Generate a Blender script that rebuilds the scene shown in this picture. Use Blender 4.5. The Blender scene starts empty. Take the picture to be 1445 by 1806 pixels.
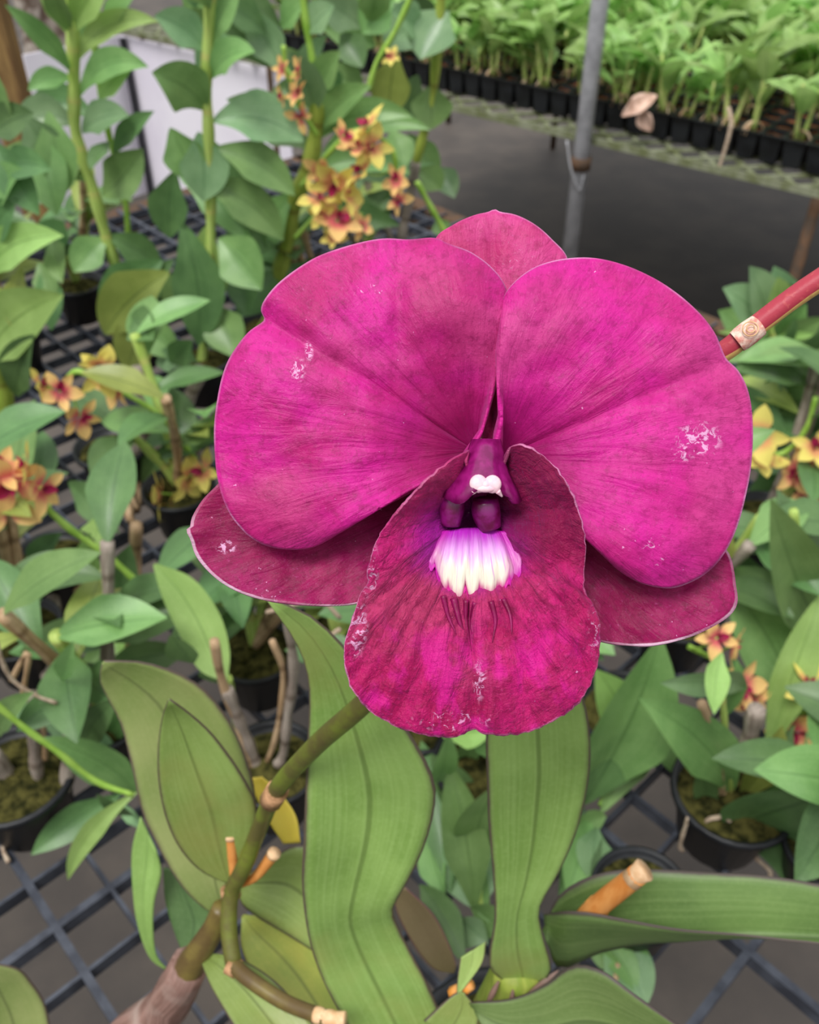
import bpy, bmesh, math, random
from mathutils import Vector, Matrix, noise
random.seed(7)
S = bpy.context.scene
COL = S.collection
R = math.radians
# ------------------------------------------------------------------ camera
PITCH = R(40); FP = 1600.0; CAM = Vector((0, 0, 1.2))
cd = bpy.data.cameras.new('camera'); cam = bpy.data.objects.new('camera', cd); COL.objects.link(cam)
cam.location = CAM; cam.rotation_euler = (math.pi/2 - PITCH, 0, 0)
cd.sensor_fit = 'VERTICAL'; cd.sensor_height = 36; cd.lens = FP/1806*36; cd.clip_start = .005; cd.clip_end = 50
cd.dof.use_dof = True; cd.dof.focus_distance = .15; cd.dof.aperture_fstop = 32
S.camera = cam
# ------------------------------------------------------------------ light
wd = bpy.data.worlds.new('sky'); S.world = wd; wd.use_nodes = True
wn = wd.node_tree.nodes; wl = wd.node_tree.links
bg = wn['Background']; bg.inputs[1].default_value = .76
tc = wn.new('ShaderNodeTexCoord'); sx = wn.new('ShaderNodeSeparateXYZ'); cr = wn.new('ShaderNodeValToRGB')
wl.new(tc.outputs['Generated'], sx.inputs[0]); wl.new(sx.outputs['Z'], cr.inputs[0]); wl.new(cr.outputs[0], bg.inputs[0])
e = cr.color_ramp.elements
e[0].position = 0; e[0].color = (.30, .31, .30, 1); e[1].position = .55; e[1].color = (1.25, 1.27, 1.3, 1)
sd = bpy.data.lights.new('sun', 'SUN'); sd.energy = 2.6; sd.angle = R(24); sd.color = (1, .98, .95)
so = bpy.data.objects.new('sun', sd); COL.objects.link(so); so.rotation_euler = (R(20), R(-16), 0)
S.view_settings.view_transform = 'Standard'; S.view_settings.look = 'None'
S.view_settings.gamma = 1; S.view_settings.use_curve_mapping = False; S.view_settings.exposure = .12
# ------------------------------------------------------------------ geometry helpers
FW = Vector((0, math.cos(PITCH), -math.sin(PITCH))); UP = Vector((0, math.sin(PITCH), math.cos(PITCH))); RT = Vector((1, 0, 0))
def ray(px, py): return FW + RT*((px-722.5)/FP) - UP*((py-903)/FP)
def W(px, py, d): return CAM + ray(px, py)*d                      # point at a depth along the view axis
def V(px, py, y): r = ray(px, py); return CAM + r*(y/r.y)         # point in the vertical plane at distance y
def B(px, py, z=.6): r = ray(px, py); return CAM + r*((z-1.2)/r.z)  # point on a level surface
def depth(p): return (p-CAM).dot(FW)
def cat(pts, n):                                                   # smooth curve through points, n per span
    if len(pts) < 3:
        return [pts[0].lerp(pts[-1], i/n) for i in range(n+1)]
    out = []
    P = [pts[0]*2-pts[1]] + list(pts) + [pts[-1]*2-pts[-2]]
    for i in range(1, len(P)-2):
        a, b, c, d = P[i-1:i+3]
        for k in range(n):
            t = k/n
            out.append(.5*((2*b)+(c-a)*t+(2*a-5*b+4*c-d)*t*t+(3*b-a-3*c+d)*t**3))
    out.append(pts[-1].copy()); return out
def resample(pts, n):
    L = [0]
    for a, b in zip(pts, pts[1:]): L.append(L[-1]+(b-a).length)
    out = []; j = 0
    for i in range(n+1):
        s = L[-1]*i/n
        while j < len(L)-2 and L[j+1] < s: j += 1
        f = (s-L[j])/max(1e-9, L[j+1]-L[j]); out.append(pts[j].lerp(pts[j+1], min(1, max(0, f))))
    return out
class MB:
    def __init__(s): s.v = []; s.f = []; s.uv = []; s.m = []
    def grid(s, rows, uvs, mi=0, closed=False):
        o = len(s.v); n = len(rows[0])
        for r, u in zip(rows, uvs):
            s.v += [tuple(p) for p in r]; s.uv += u
        for i in range(len(rows)-1):
            for j in range(n if closed else n-1):
                k = (j+1) % n
                s.f.append((o+i*n+j, o+i*n+k, o+(i+1)*n+k, o+(i+1)*n+j)); s.m.append(mi)
    def tube(s, pts, rad, n=8, mi=0, bumps=0, cap=True):
        rows = []; uvs = []; up = Vector((.3, .2, 1))
        N = len(pts); acc = 0
        for i, p in enumerate(pts):
            T = (pts[min(N-1, i+1)]-pts[max(0, i-1)])
            T = T.normalized() if T.length > 0 else Vector((0, 0, 1))
            a = T.cross(up); a = a.normalized() if a.length > .01 else Vector((1, 0, 0)); b = a.cross(T)
            r = rad(i/(N-1)) if callable(rad) else rad
            if i: acc += (p-pts[i-1]).length
            rows.append([p + (a*math.cos(2*math.pi*j/n)+b*math.sin(2*math.pi*j/n))*r for j in range(n)])
            uvs.append([(j/n, acc*20) for j in range(n)])
        o = len(s.v); s.grid(rows, uvs, mi, True)
        if cap:
            s.f.append(tuple(range(o+n-1, o-1, -1))); s.m.append(mi)
            e_ = o+(N-1)*n; s.f.append(tuple(range(e_, e_+n))); s.m.append(mi)
    def box(s, c, h, ax=None, mi=0):
        ax = ax or (Vector((1, 0, 0)), Vector((0, 1, 0)), Vector((0, 0, 1)))
        o = len(s.v)
        for z in (-1, 1):
            for y in (-1, 1):
                for x in (-1, 1):
                    s.v.append(tuple(Vector(c)+ax[0]*h[0]*x+ax[1]*h[1]*y+ax[2]*h[2]*z)); s.uv.append((x, y))
        for q in ((0, 2, 3, 1), (4, 5, 7, 6), (0, 1, 5, 4), (2, 6, 7, 3), (0, 4, 6, 2), (1, 3, 7, 5)):
            s.f.append(tuple(o+k for k in q)); s.m.append(mi)
    def mesh(s, name, mats):
        me = bpy.data.meshes.new(name); me.from_pydata(s.v, [], s.f)
        for m in (mats if isinstance(mats, (list, tuple)) else [mats]): me.materials.append(m)
        ul = me.uv_layers.new(name='UVMap').data
        for p in me.polygons:
            p.use_smooth = True; p.material_index = s.m[p.index]
        for l in me.loops: ul[l.index].uv = s.uv[l.vertex_index]
        return me
    def build(s, name, mats, parent=None, flat=False, solid=0, org=None):
        me = s.mesh(name, mats)
        if flat:
            for p in me.polygons: p.use_smooth = False
        return link(name, me, parent, solid, org)
def link(name, me, parent=None, solid=0, org=None):
    o = bpy.data.objects.new(name, me); COL.objects.link(o)
    if parent is not None:
        o.parent = parent
        root = parent
        while root.parent: root = root.parent
        o.matrix_parent_inverse = parent_world(parent).inverted()
    if solid:
        m = o.modifiers.new('thickness', 'SOLIDIFY'); m.thickness = solid; m.offset = 0
    return o
def parent_world(p):
    m = p.matrix_basis.copy()
    q = p
    while q.parent:
        m = q.parent.matrix_basis @ q.matrix_parent_inverse @ m if False else (q.parent.matrix_basis @ q.matrix_parent_inverse) @ m
        q = q.parent
    return m
def thing(name, label, category, loc=(0, 0, 0), group=None):
    o = bpy.data.objects.new(name, None); COL.objects.link(o); o.location = loc; o.empty_display_size = .02
    o['label'] = label; o['category'] = category
    if group: o['group'] = group
    return o
def tag(o, label, category, group=None):
    o['label'] = label; o['category'] = category
    if group: o['group'] = group
    return o
# ------------------------------------------------------------------ materials
def lin(c): return tuple((x/255/12.92 if x/255 <= .04045 else ((x/255+.055)/1.055)**2.4) for x in c)+(1,)
class NT:
    def __init__(s, name):
        s.m = bpy.data.materials.new(name); s.m.use_nodes = True; s.t = s.m.node_tree; s.n = s.t.nodes
        s.p = s.n['Principled BSDF']; s.out = s.n['Material Output']
    def new(s, t, **k):
        x = s.n.new(t)
        for a, b in k.items(): setattr(x, a, b)
        return x
    def put(s, sock, v):
        if isinstance(v, bpy.types.NodeSocket): s.t.links.new(v, sock)
        else: sock.default_value = v
    def math(s, op, a, b=0, c=0, clamp=False):
        x = s.new('ShaderNodeMath', operation=op, use_clamp=clamp)
        s.put(x.inputs[0], a); s.put(x.inputs[1], b)
        if op in ('MULTIPLY_ADD', 'SMOOTH_MIN'): s.put(x.inputs[2], c)
        return x.outputs[0]
    def mix(s, f, a, b):
        x = s.new('ShaderNodeMix', data_type='RGBA'); s.put(x.inputs[0], f); s.put(x.inputs[6], a); s.put(x.inputs[7], b); return x.outputs[2]
    def mul(s, a, b, f=1):
        x = s.new('ShaderNodeMix', data_type='RGBA', blend_type='MULTIPLY'); s.put(x.inputs[0], f); s.put(x.inputs[6], a); s.put(x.inputs[7], b); return x.outputs[2]
    def noise(s, vec, scale, detail=3, rough=.55, sc=None, dist=0):
        if sc:
            mp = s.new('ShaderNodeMapping'); s.put(mp.inputs[0], vec); mp.inputs['Scale'].default_value = sc; vec = mp.outputs[0]
        x = s.new('ShaderNodeTexNoise'); s.put(x.inputs['Vector'], vec); x.inputs['Scale'].default_value = scale
        x.inputs['Detail'].default_value = detail; x.inputs['Roughness'].default_value = rough; x.inputs['Distortion'].default_value = dist
        return x.outputs[0]
    def ss(s, v, a, b, lo=0, hi=1):
        x = s.new('ShaderNodeMapRange', interpolation_type='SMOOTHSTEP'); s.put(x.inputs[0], v)
        for i, q in enumerate((a, b, lo, hi)): x.inputs[i+1].default_value = q
        return x.outputs[0]
    def uv(s, name='UVMap'):
        x = s.new('ShaderNodeUVMap'); x.uv_map = name; return x.outputs[0]
    def obj(s): return s.new('ShaderNodeTexCoord').outputs['Object']
    def sep(s, v):
        x = s.new('ShaderNodeSeparateXYZ'); s.put(x.inputs[0], v); return x.outputs
    def bump(s, h, strength, dist=.001):
        b = s.new('ShaderNodeBump'); b.inputs['Strength'].default_value = strength; b.inputs['Distance'].default_value = dist
        s.put(b.inputs['Height'], h); s.t.links.new(b.outputs[0], s.p.inputs['Normal']); return b.outputs[0]
    def fin(s, col, rough=.5, spec=.4, trans=0, tcol=None):
        s.put(s.p.inputs['Base Color'], col); s.put(s.p.inputs['Roughness'], rough); s.p.inputs['Specular IOR Level'].default_value = spec
        if trans:
            t = s.new('ShaderNodeBsdfTranslucent'); s.put(t.inputs[0], tcol if tcol is not None else col)
            mx = s.new('ShaderNodeMixShader'); mx.inputs[0].default_value = trans
            s.t.links.new(s.p.outputs[0], mx.inputs[1]); s.t.links.new(t.outputs[0], mx.inputs[2]); s.t.links.new(mx.outputs[0], s.out.inputs[0])
        return s.m
def leaf_mat(name, c1, c2, c3, rim=None, midc=None, trans=.25, rough=.37, vein=.25, blot=None, spec=.5):
    m = NT(name); uv = m.uv(); x = m.sep(uv)
    o = m.new('ShaderNodeObjectInfo').outputs['Random']
    ob = m.obj()
    n1 = m.noise(ob, 28, 3); n2 = m.noise(uv, 1, 3, .6, sc=(26, 1.2, 1))
    col = m.mix(m.ss(n1, .32, .68), lin(c1), lin(c2))
    col = m.mix(m.math('MULTIPLY', m.ss(n2, .4, .75), vein), col, lin(c3))
    n3 = m.noise(ob, 700, 2)
    col = m.mix(m.math('MULTIPLY', m.ss(n3, .45, .7), .18), col, lin(c3))
    au = m.math('ABSOLUTE', m.math('SUBTRACT', x[0], .5))            # 0 midrib .. .5 margin
    if midc: col = m.mix(m.ss(au, .012, .034, .6, 0), col, lin(midc))
    if blot: col = m.mix(m.math('MULTIPLY', m.ss(m.noise(ob, 11, 4, .6), .5, .72), .75), col, lin(blot))
    if rim:
        w = m.math('ADD', au, m.math('MULTIPLY', m.noise(ob, 160, 2), .02))
        col = m.mix(m.ss(w, .483, .503, 0, .85), col, lin(rim))
        col = m.mix(m.ss(w, .44, .51, 0, .35), col, lin(rim))
    hs = m.new('ShaderNodeHueSaturation'); m.put(hs.inputs['Color'], col); hs.inputs['Saturation'].default_value = .9; m.put(hs.inputs['Value'], m.math('MULTIPLY_ADD', o, .42, .84))
    m.put(hs.inputs['Hue'], m.math('MULTIPLY_ADD', o, .026, .487))
    col = hs.outputs[0]
    m.bump(m.math('ADD', m.math('MULTIPLY', n2, .8), m.math('MULTIPLY', n3, .15)), .35, .0006)
    return m.fin(col, rough, spec, trans)
G1 = leaf_mat('leaf_green', (98, 142, 66), (122, 164, 84), (158, 196, 122), midc=(84, 124, 56))
G2 = leaf_mat('leaf_dark_green', (72, 112, 56), (94, 136, 70), (132, 168, 106), midc=(58, 94, 46), rough=.38)
G3 = leaf_mat('leaf_light_green', (134, 176, 74), (158, 200, 96), (192, 222, 136), midc=(108, 150, 58), trans=.32)
G4 = leaf_mat('leaf_yellow_green', (132, 150, 54), (154, 170, 68), (190, 198, 100), midc=(88, 110, 40))
GB = leaf_mat('leaf_grey_green', (104, 146, 92), (130, 168, 112), (170, 200, 156), midc=(84, 126, 74), rough=.32)
HL = leaf_mat('leaf_broad_green', (124, 156, 58), (150, 180, 82), (172, 200, 110), rim=(92, 62, 70), midc=(96, 118, 44), vein=.4, rough=.32, blot=(166, 164, 80))
HO = leaf_mat('leaf_olive', (134, 156, 72), (160, 170, 96), (176, 184, 114), rim=(96, 70, 74), midc=(104, 116, 60), blot=(160, 140, 94), rough=.45)
HD = leaf_mat('leaf_deep_green', (96, 130, 60), (116, 150, 72), (144, 172, 98), rim=(88, 66, 72), midc=(78, 104, 50), vein=.5, rough=.42)
HY = leaf_mat('leaf_turning_yellow', (140, 162, 54), (180, 184, 64), (200, 196, 84), rim=(96, 74, 70), midc=(110, 120, 44), blot=(196, 180, 62))
YL = leaf_mat('leaf_yellow', (255, 228, 20), (255, 232, 40), (246, 220, 90))
PK = leaf_mat('leaf_dying_olive', (150, 134, 86), (160, 140, 96), (176, 160, 110), rim=(150, 90, 96))
def simple(name, c1, c2, scale=60, rough=.6, spec=.3, bump=.3, det=4, trans=0, th=(.35, .65), sc=None, use_uv=False, bd=.001):
    m = NT(name); v = m.uv() if use_uv else m.obj(); n = m.noise(v, scale, det, .6, sc=sc)
    m.bump(n, bump, bd)
    return m.fin(m.mix(m.ss(n, *th), lin(c1), lin(c2)), rough, spec, trans)
def cane_mat(name, c1, c2, ring):
    m = NT(name); uv = m.uv(); x = m.sep(uv)
    n = m.noise(uv, 1, 4, .6, sc=(14, 1.3, 1)); n2 = m.noise(m.obj(), 120, 3)
    col = m.mix(m.ss(n, .35, .65), lin(c1), lin(c2))
    f = m.math('FRACT', x[1])
    col = m.mix(m.ss(m.math('ABSOLUTE', m.math('SUBTRACT', f, .5)), .0, .10, .75, 0), col, lin(ring))
    col = m.mix(m.math('MULTIPLY', m.ss(n2, .5, .7), .3), col, lin(ring))
    m.bump(n, .4, .001); return m.fin(col, .5, .3)
CG = cane_mat('cane_green', (150, 178, 78), (184, 206, 116), (190, 188, 110))
CY = cane_mat('cane_yellow_green', (136, 158, 60), (164, 176, 80), (120, 116, 50))
CW = cane_mat('cane_papery_grey', (172, 160, 148), (128, 114, 104), (96, 82, 70))
CT = cane_mat('cane_tan', (196, 168, 134), (158, 126, 92), (112, 86, 60))
CP = cane_mat('cane_mauve_brown', (150, 118, 108), (112, 84, 74), (170, 150, 140))
CB = simple('stalk_olive', (112, 124, 44), (94, 88, 46), 70, .4, .4, .2)
CBR = simple('stalk_brown', (92, 74, 44), (118, 104, 52), 60, .4, .4, .2)
SG = simple('stalk_fresh_green', (134, 176, 66), (160, 196, 90), 60, .4, .3, .1)
PALE = simple('stub_pale', (214, 170, 126), (232, 196, 156), 300, .6, .2, .2)
ORG = simple('stub_orange', (226, 140, 44), (220, 160, 96), 160, .5, .3, .3)
ORG2 = simple('sheath_orange', (222, 152, 84), (206, 128, 60), 200, .5, .3, .3, sc=(1, 1, .2))
SCAR = simple('scarred_sheath', (240, 214, 196), (206, 120, 108), 500, .5, .3, .3)
SHE = simple('node_sheath', (196, 150, 112), (150, 112, 76), 300, .6, .3, .3)
BLK = simple('black_plastic', (22, 23, 26), (34, 36, 40), 30, .42, .4, .1)
GRD = simple('grid_plastic', (50, 53, 62), (76, 80, 90), 40, .5, .35, .2)
MOSS = simple('moss', (34, 36, 18), (88, 84, 44), 130, .95, .05, 1, 6, bd=.004)
BARK = simple('bark_chips', (42, 28, 22), (140, 88, 58), 70, .9, .1, 1, 6, bd=.005)
STEEL = simple('galvanised_steel', (150, 150, 154), (178, 178, 182), 25, .38, .6, .1); STEEL.node_tree.nodes['Principled BSDF'].inputs['Metallic'].default_value = .1
RUST = simple('rusted_steel', (74, 62, 52), (96, 72, 54), 40, .8, .2, .5)
MOLD = simple('mossy_metal', (104, 110, 74), (140, 144, 120), 30, .75, .3, .4)
WHT = simple('white_plastic_sheet', (228, 222, 234), (240, 236, 244), 3, .5, .3, .02)
ROOT = simple('dry_root', (158, 136, 116), (196, 178, 156), 200, .8, .1, .4)
WOODM = simple('weathered_wood', (150, 122, 78), (110, 84, 56), 12, .8, .1, .4, sc=(6, 6, .6))
STONE = simple('mottled_stone', (116, 98, 86), (196, 186, 176), 26, .9, .1, .8, 6, bd=.01)
DEADP = simple('dried_petal', (222, 190, 172), (176, 142, 124), 60, .8, .1, .4)
def floor_mat():
    m = NT('weed_cloth'); o = m.obj(); n = m.noise(o, 5, 5, .6); n2 = m.noise(o, 60, 4, .7)
    col = m.mix(m.ss(n, .35, .7), lin((72, 66, 62)), lin((90, 82, 75)))
    col = m.mix(m.ss(n2, .66, .74, 0, .6), col, lin((98, 72, 52)))
    w = m.new('ShaderNodeTexWave', wave_type='BANDS', bands_direction='DIAGONAL'); m.put(w.inputs[0], o); w.inputs['Scale'].default_value = 160
    m.bump(m.math('ADD', w.outputs[1], n2), .12, .001); return m.fin(col, .62, .35)
FLOOR = floor_mat()
# orchid tissue: veins run along u, margin at v=1, pigment map in 'flat' (flower's own plane)
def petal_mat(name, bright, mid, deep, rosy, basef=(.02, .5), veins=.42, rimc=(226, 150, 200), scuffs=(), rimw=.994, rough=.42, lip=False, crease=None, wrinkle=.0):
    m = NT(name); uv = m.uv(); fl = m.uv('flat'); x = m.sep(uv)
    v = m.noise(uv, 1, 5, .62, sc=(30, 2.6, 1), dist=1.2); v2 = m.noise(uv, 1, 3, .6, sc=(120, 7, 1))
    big = m.noise(fl, 7, 3, .55); gr = m.noise(fl, 150, 4, .7); mt = m.noise(fl, 34, 5, .7)
    col = m.mix(m.ss(big, .36, .66), lin(bright), lin(mid))
    col = m.mix(m.math('MULTIPLY', m.ss(m.noise(fl, 4.3, 2, .5, sc=(1, 1.4, 1)), .45, .68), .8), col, lin(rosy))
    col = m.mix(m.math('MULTIPLY', m.ss(v, .44, .76), veins*.8), col, lin(deep))
    col = m.mix(m.math('MULTIPLY', m.ss(v2, .5, .74), veins*.35), col, lin(deep))
    col = m.mix(m.math('MULTIPLY', m.ss(mt, .46, .72), .55), col, lin(deep))
    m2 = m.noise(fl, 85, 4, .75, dist=.6); col = m.mix(m.math('MULTIPLY', m.ss(m2, .5, .66), .4), col, lin(deep))
    col = m.mix(m.math('MULTIPLY', m.ss(gr, .56, .74), .25), col, lin((232, 110, 190)))
    col = m.mix(m.ss(x[1], basef[0], basef[1], .9, 0), col, lin(deep))  # deep crimson towards the base: own pigment plus recess shade painted in
    def spot(cx, cy, rx, ry, thr, sc_, c=(238, 180, 226), amt=.85):
        f = m.sep(fl)
        dx = m.math('DIVIDE', m.math('SUBTRACT', f[0], cx/1000), rx/1000); dy = m.math('DIVIDE', m.math('SUBTRACT', f[1], -cy/1000), ry/1000)
        d = m.math('SQRT', m.math('ADD', m.math('MULTIPLY', dx, dx), m.math('MULTIPLY', dy, dy)))
        k = m.math('MULTIPLY', m.ss(d, .5, 1.1, 1, 0), m.ss(m.noise(fl, sc_, 5, .7, dist=1), thr, thr+.06))
        return m.math('MULTIPLY', k, amt)
    for s_ in scuffs: col = m.mix(spot(*s_), col, lin((240, 184, 226)))
    col = m.mix(m.ss(m.noise(fl, 95, 2), .742, .77, 0, .8), col, lin((240, 170, 220)))    # pollen dust
    if lip:
        f = m.sep(fl); col = m.mix(m.math('MULTIPLY', m.math('MULTIPLY', m.ss(m.noise(fl, 10, 4, .6, sc=(1.6, 1, 1)), .47, .62), m.ss(f[1], -1.16, -1.06, 1, 0)), .7), col, lin((222, 22, 150)))
        f = m.sep(fl)
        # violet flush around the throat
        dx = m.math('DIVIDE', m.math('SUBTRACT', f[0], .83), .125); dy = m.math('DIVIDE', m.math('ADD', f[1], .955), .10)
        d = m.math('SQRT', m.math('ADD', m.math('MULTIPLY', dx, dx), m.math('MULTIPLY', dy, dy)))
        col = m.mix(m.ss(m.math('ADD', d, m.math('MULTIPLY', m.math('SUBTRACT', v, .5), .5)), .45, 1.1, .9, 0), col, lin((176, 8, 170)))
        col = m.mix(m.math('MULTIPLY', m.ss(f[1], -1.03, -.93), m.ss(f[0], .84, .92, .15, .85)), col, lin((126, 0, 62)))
    rim = m.math('ADD', x[1], m.math('MULTIPLY', m.math('SUBTRACT', m.noise(fl, 60, 3), .5), (.02 if lip else .006)))
    col = m.mix(m.math('MULTIPLY', m.ss(rim, rimw-.003, rimw+.003, 0, .95), m.ss(m.noise(fl, 5.5, 3), .38, .62, .12, 1)), col, lin(rimc))
    h = m.math('ADD', m.math('MULTIPLY', v, 1.6), m.math('MULTIPLY', gr, .35))
    if wrinkle: h = m.math('ADD', h, m.math('MULTIPLY', m.noise(uv, 1, 5, .65, sc=(14, 9, 1), dist=1.5), wrinkle))
    m.bump(h, 1.0 if lip else .45, .0008)
    m.p.inputs['Sheen Weight'].default_value = .25; m.p.inputs['Sheen Tint'].default_value = lin((255, 140, 220))
    return m.fin(col, rough, .25, .16)
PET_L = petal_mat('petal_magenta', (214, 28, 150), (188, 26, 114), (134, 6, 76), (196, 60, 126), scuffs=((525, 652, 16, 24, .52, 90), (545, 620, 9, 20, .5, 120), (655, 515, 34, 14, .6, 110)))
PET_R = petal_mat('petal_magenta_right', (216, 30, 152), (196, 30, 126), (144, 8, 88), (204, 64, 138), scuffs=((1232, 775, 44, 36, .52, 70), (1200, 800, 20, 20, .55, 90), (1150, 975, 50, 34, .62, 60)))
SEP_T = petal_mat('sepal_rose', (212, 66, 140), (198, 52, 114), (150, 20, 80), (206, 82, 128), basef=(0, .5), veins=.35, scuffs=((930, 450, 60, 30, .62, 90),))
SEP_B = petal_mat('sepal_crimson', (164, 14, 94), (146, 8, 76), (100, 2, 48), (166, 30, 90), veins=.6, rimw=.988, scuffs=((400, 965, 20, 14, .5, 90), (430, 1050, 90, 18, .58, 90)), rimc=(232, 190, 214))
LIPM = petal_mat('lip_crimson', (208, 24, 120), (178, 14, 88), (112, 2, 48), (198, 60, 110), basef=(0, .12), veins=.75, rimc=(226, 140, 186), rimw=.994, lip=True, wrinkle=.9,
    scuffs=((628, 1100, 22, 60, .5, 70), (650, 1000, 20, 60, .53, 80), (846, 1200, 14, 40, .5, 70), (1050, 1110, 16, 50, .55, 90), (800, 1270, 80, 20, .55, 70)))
FOLD_SHADE = simple('fold_shade_crimson', (112, 4, 58), (140, 10, 84), 400, .4, .3, .2)  # dark crimson standing for shadow in the notches of the lip
def callus_mat():
    m = NT('callus_white'); uv = m.uv(); x = m.sep(uv)
    n = m.noise(uv, 1, 3, .6, sc=(16, 1.5, 1)); y = m.math('ADD', x[1], m.math('MULTIPLY', m.math('SUBTRACT', n, .5), .22))
    col = m.mix(m.ss(y, .04, .40), lin((186, 40, 190)), lin((232, 178, 238)))
    col = m.mix(m.ss(y, .34, .58), col, lin((240, 232, 214)))
    st_ = m.noise(uv, 1, 3, .6, sc=(38, 1.2, 1)); col = m.mix(m.ss(st_, .58, .68, 0, .6), col, lin((206, 120, 210)))
    col = m.mix(m.ss(y, .70, .90), col, lin((206, 10, 140)))
    au = m.math('ABSOLUTE', m.math('SUBTRACT', x[0], .5))
    col = m.mix(m.ss(m.math('ADD', au, m.math('MULTIPLY', n, .12)), .34, .50, 0, .85), col, lin((196, 30, 170)))
    m.bump(n, .4, .001); return m.fin(col, .4, .4, .1)
CAL = callus_mat()
COLM = simple('column_purple', (158, 26, 118), (120, 8, 84), 300, .28, .6, .15, bd=.0003, trans=.12)
COLD = simple('column_foot', (134, 22, 110), (96, 2, 60), 400, .3, .6, .2, bd=.0003)
ANTH = simple('anther_white', (238, 206, 212), (228, 184, 198), 900, .35, .5, .05, bd=.0002)
def spike_mat():
    m = NT('flower_stalk_red'); o = m.obj(); z = m.sep(m.new('ShaderNodeNewGeometry').outputs['Normal'])
    uv = m.uv(); x = m.sep(uv); n = m.noise(uv, 1, 4, .6, sc=(5, 1.5, 1)); n2 = m.noise(o, 900, 3)
    side = m.math('ABSOLUTE', m.math('SUBTRACT', x[0], .78))
    col = m.mix(m.ss(m.math('ADD', side, m.math('MULTIPLY', m.math('SUBTRACT', n, .5), .3)), .13, .27), lin((226, 186, 112)), lin((170, 56, 72)))
    col = m.mix(m.ss(n2, .55, .7, 0, .4), col, lin((196, 96, 90))); m.bump(n2, .2, .0004); return m.fin(col, .45, .3)
SPR = spike_mat()
def small_mat(name, base, tip, blotch):
    m = NT(name); x = m.sep(m.uv()); n = m.noise(m.obj(), 120, 3)
    col = m.mix(m.ss(m.math('ADD', x[1], m.math('MULTIPLY', m.math('SUBTRACT', n, .5), .6)), .15, .6), lin(base), lin(tip))
    col = m.mix(m.ss(m.noise(m.obj(), 60, 2), .55, .7, 0, .4), col, lin(blotch)); return m.fin(col, .5, .2, .25)
SFY = small_mat('small_petal_yellow', (226, 150, 110), (238, 222, 118), (236, 220, 140))
SFP = small_mat('small_petal_pink', (214, 96, 106), (240, 200, 128), (234, 150, 130))
SFM = small_mat('small_lip_maroon', (120, 20, 54), (170, 40, 84), (90, 10, 40))

# ------------------------------------------------------------------ structure
mb = MB(); mb.box((0, 2, -.02), (6, 6, .02)); fl = mb.build('floor', FLOOR, flat=True); fl['kind'] = 'structure'
# near bench: plastic grid deck on a frame. axes run at 45 degrees
A1 = Vector((math.cos(R(43)), math.sin(R(43)), 0)); A2 = Vector((-A1.y, A1.x, 0)); Z = Vector((0, 0, 1))
BO = Vector((0, 0, .6))
def bp(a, b, z=.6): return Vector((0, 0, z)) + A1*a + A2*b
near = thing('plant_bench', 'low bench with a dark square plastic grid deck under the big orchid', 'bench', (0, .9, 0))
EDGE = B(1445, 640).dot(A1)
CELL = .0405; a0, a1, b0, b1 = -.95, EDGE, -1.25, 1.45
mb = MB()
BR = b0+CELL*round((B(1215, 1600).dot(A2)-b0)/CELL)
na = int((a1-a0)/CELL); nb = int((b1-b0)/CELL)
for i in range(na+1):
    a = a0+i*CELL; w = .0014 if i % 8 else .0028
    bs = b0 if i % 2 == 0 else BR
    mb.box(bp(a, (bs+b1)/2, .594), (w, (b1-bs)/2, .006), (A1, A2, Z))
for j in range(nb+1):
    b = b0+j*CELL
    if b < BR-.01 and j % 2: continue
    w = .0014 if j % 8 else .0028
    mb.box(bp((a0+a1)/2, b, .5936), ((a1-a0)/2, w, .006), (A1, A2, Z))
mb.build('grid_deck', GRD, near, flat=True)
mb = MB()
for (a, b, ha, hb) in ((a0, (b0+b1)/2, .015, (b1-b0)/2+.015), (a1, (b0+b1)/2, .015, (b1-b0)/2+.015), ((a0+a1)/2, b0, (a1-a0)/2, .015), ((a0+a1)/2, b1, (a1-a0)/2, .015)):
    mb.box(bp(a, b, .578), (ha, hb, .018), (A1, A2, Z))
mb.build('bench_frame', RUST, near, flat=True)
for a in (a0, a1):
    for b in (b0, b1):
        mb = MB(); mb.box(bp(a, b, .28), (.014, .014, .28), (A1, A2, Z)); mb.build('bench_leg', RUST, near, flat=True)

# far bench with plug trays
p1 = B(740, 176); p2 = B(1445, 342)
EX = (p2-p1).normalized(); EY = Vector((-EX.y, EX.x, 0)); 
if EY.y < 0: EY = -EY
FO = B(1040, 243)
def fb(x, y, z=0): return FO + EX*x + EY*y + Z*z
far = thing('nursery_bench', 'mossy metal mesh bench carrying black seedling trays beyond the aisle', 'bench', fb(0, .6, -.6))
mb = MB()
xr = ((B(213, 62, .575)-FO).dot(EX)+.02, 1.6)
mb.box(fb((xr[0]+xr[1])/2, 0, -.004), ((xr[1]-xr[0])/2, .002, .007), (EX, EY, Z))
mb.box(fb((xr[0]+xr[1])/2, 1.75, -.012), ((xr[1]-xr[0])/2, .003, .016), (EX, EY, Z))
mb.build('edge_angle', MOLD, far, flat=True)
mb = MB(); s = .075
x = xr[0]; k = 0
D1 = (EX+EY).normalized(); D2 = (EX-EY).normalized()
while x < xr[1]:
    mb.box(fb(x, .085, -.004), (.0045, .11, .003), (D1.cross(Z), D1, Z)); mb.box(fb(x, .085, -.007), (.0045, .11, .003), (D2.cross(Z), D2, Z)); x += s
for y in (.17, .5, .9, 1.3):
    mb.box(fb((xr[0]+xr[1])/2, y, -.012), ((xr[1]-xr[0])/2, .008, .008), (EX, EY, Z))
mb.build('mesh_deck', MOLD, far, flat=True)
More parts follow.
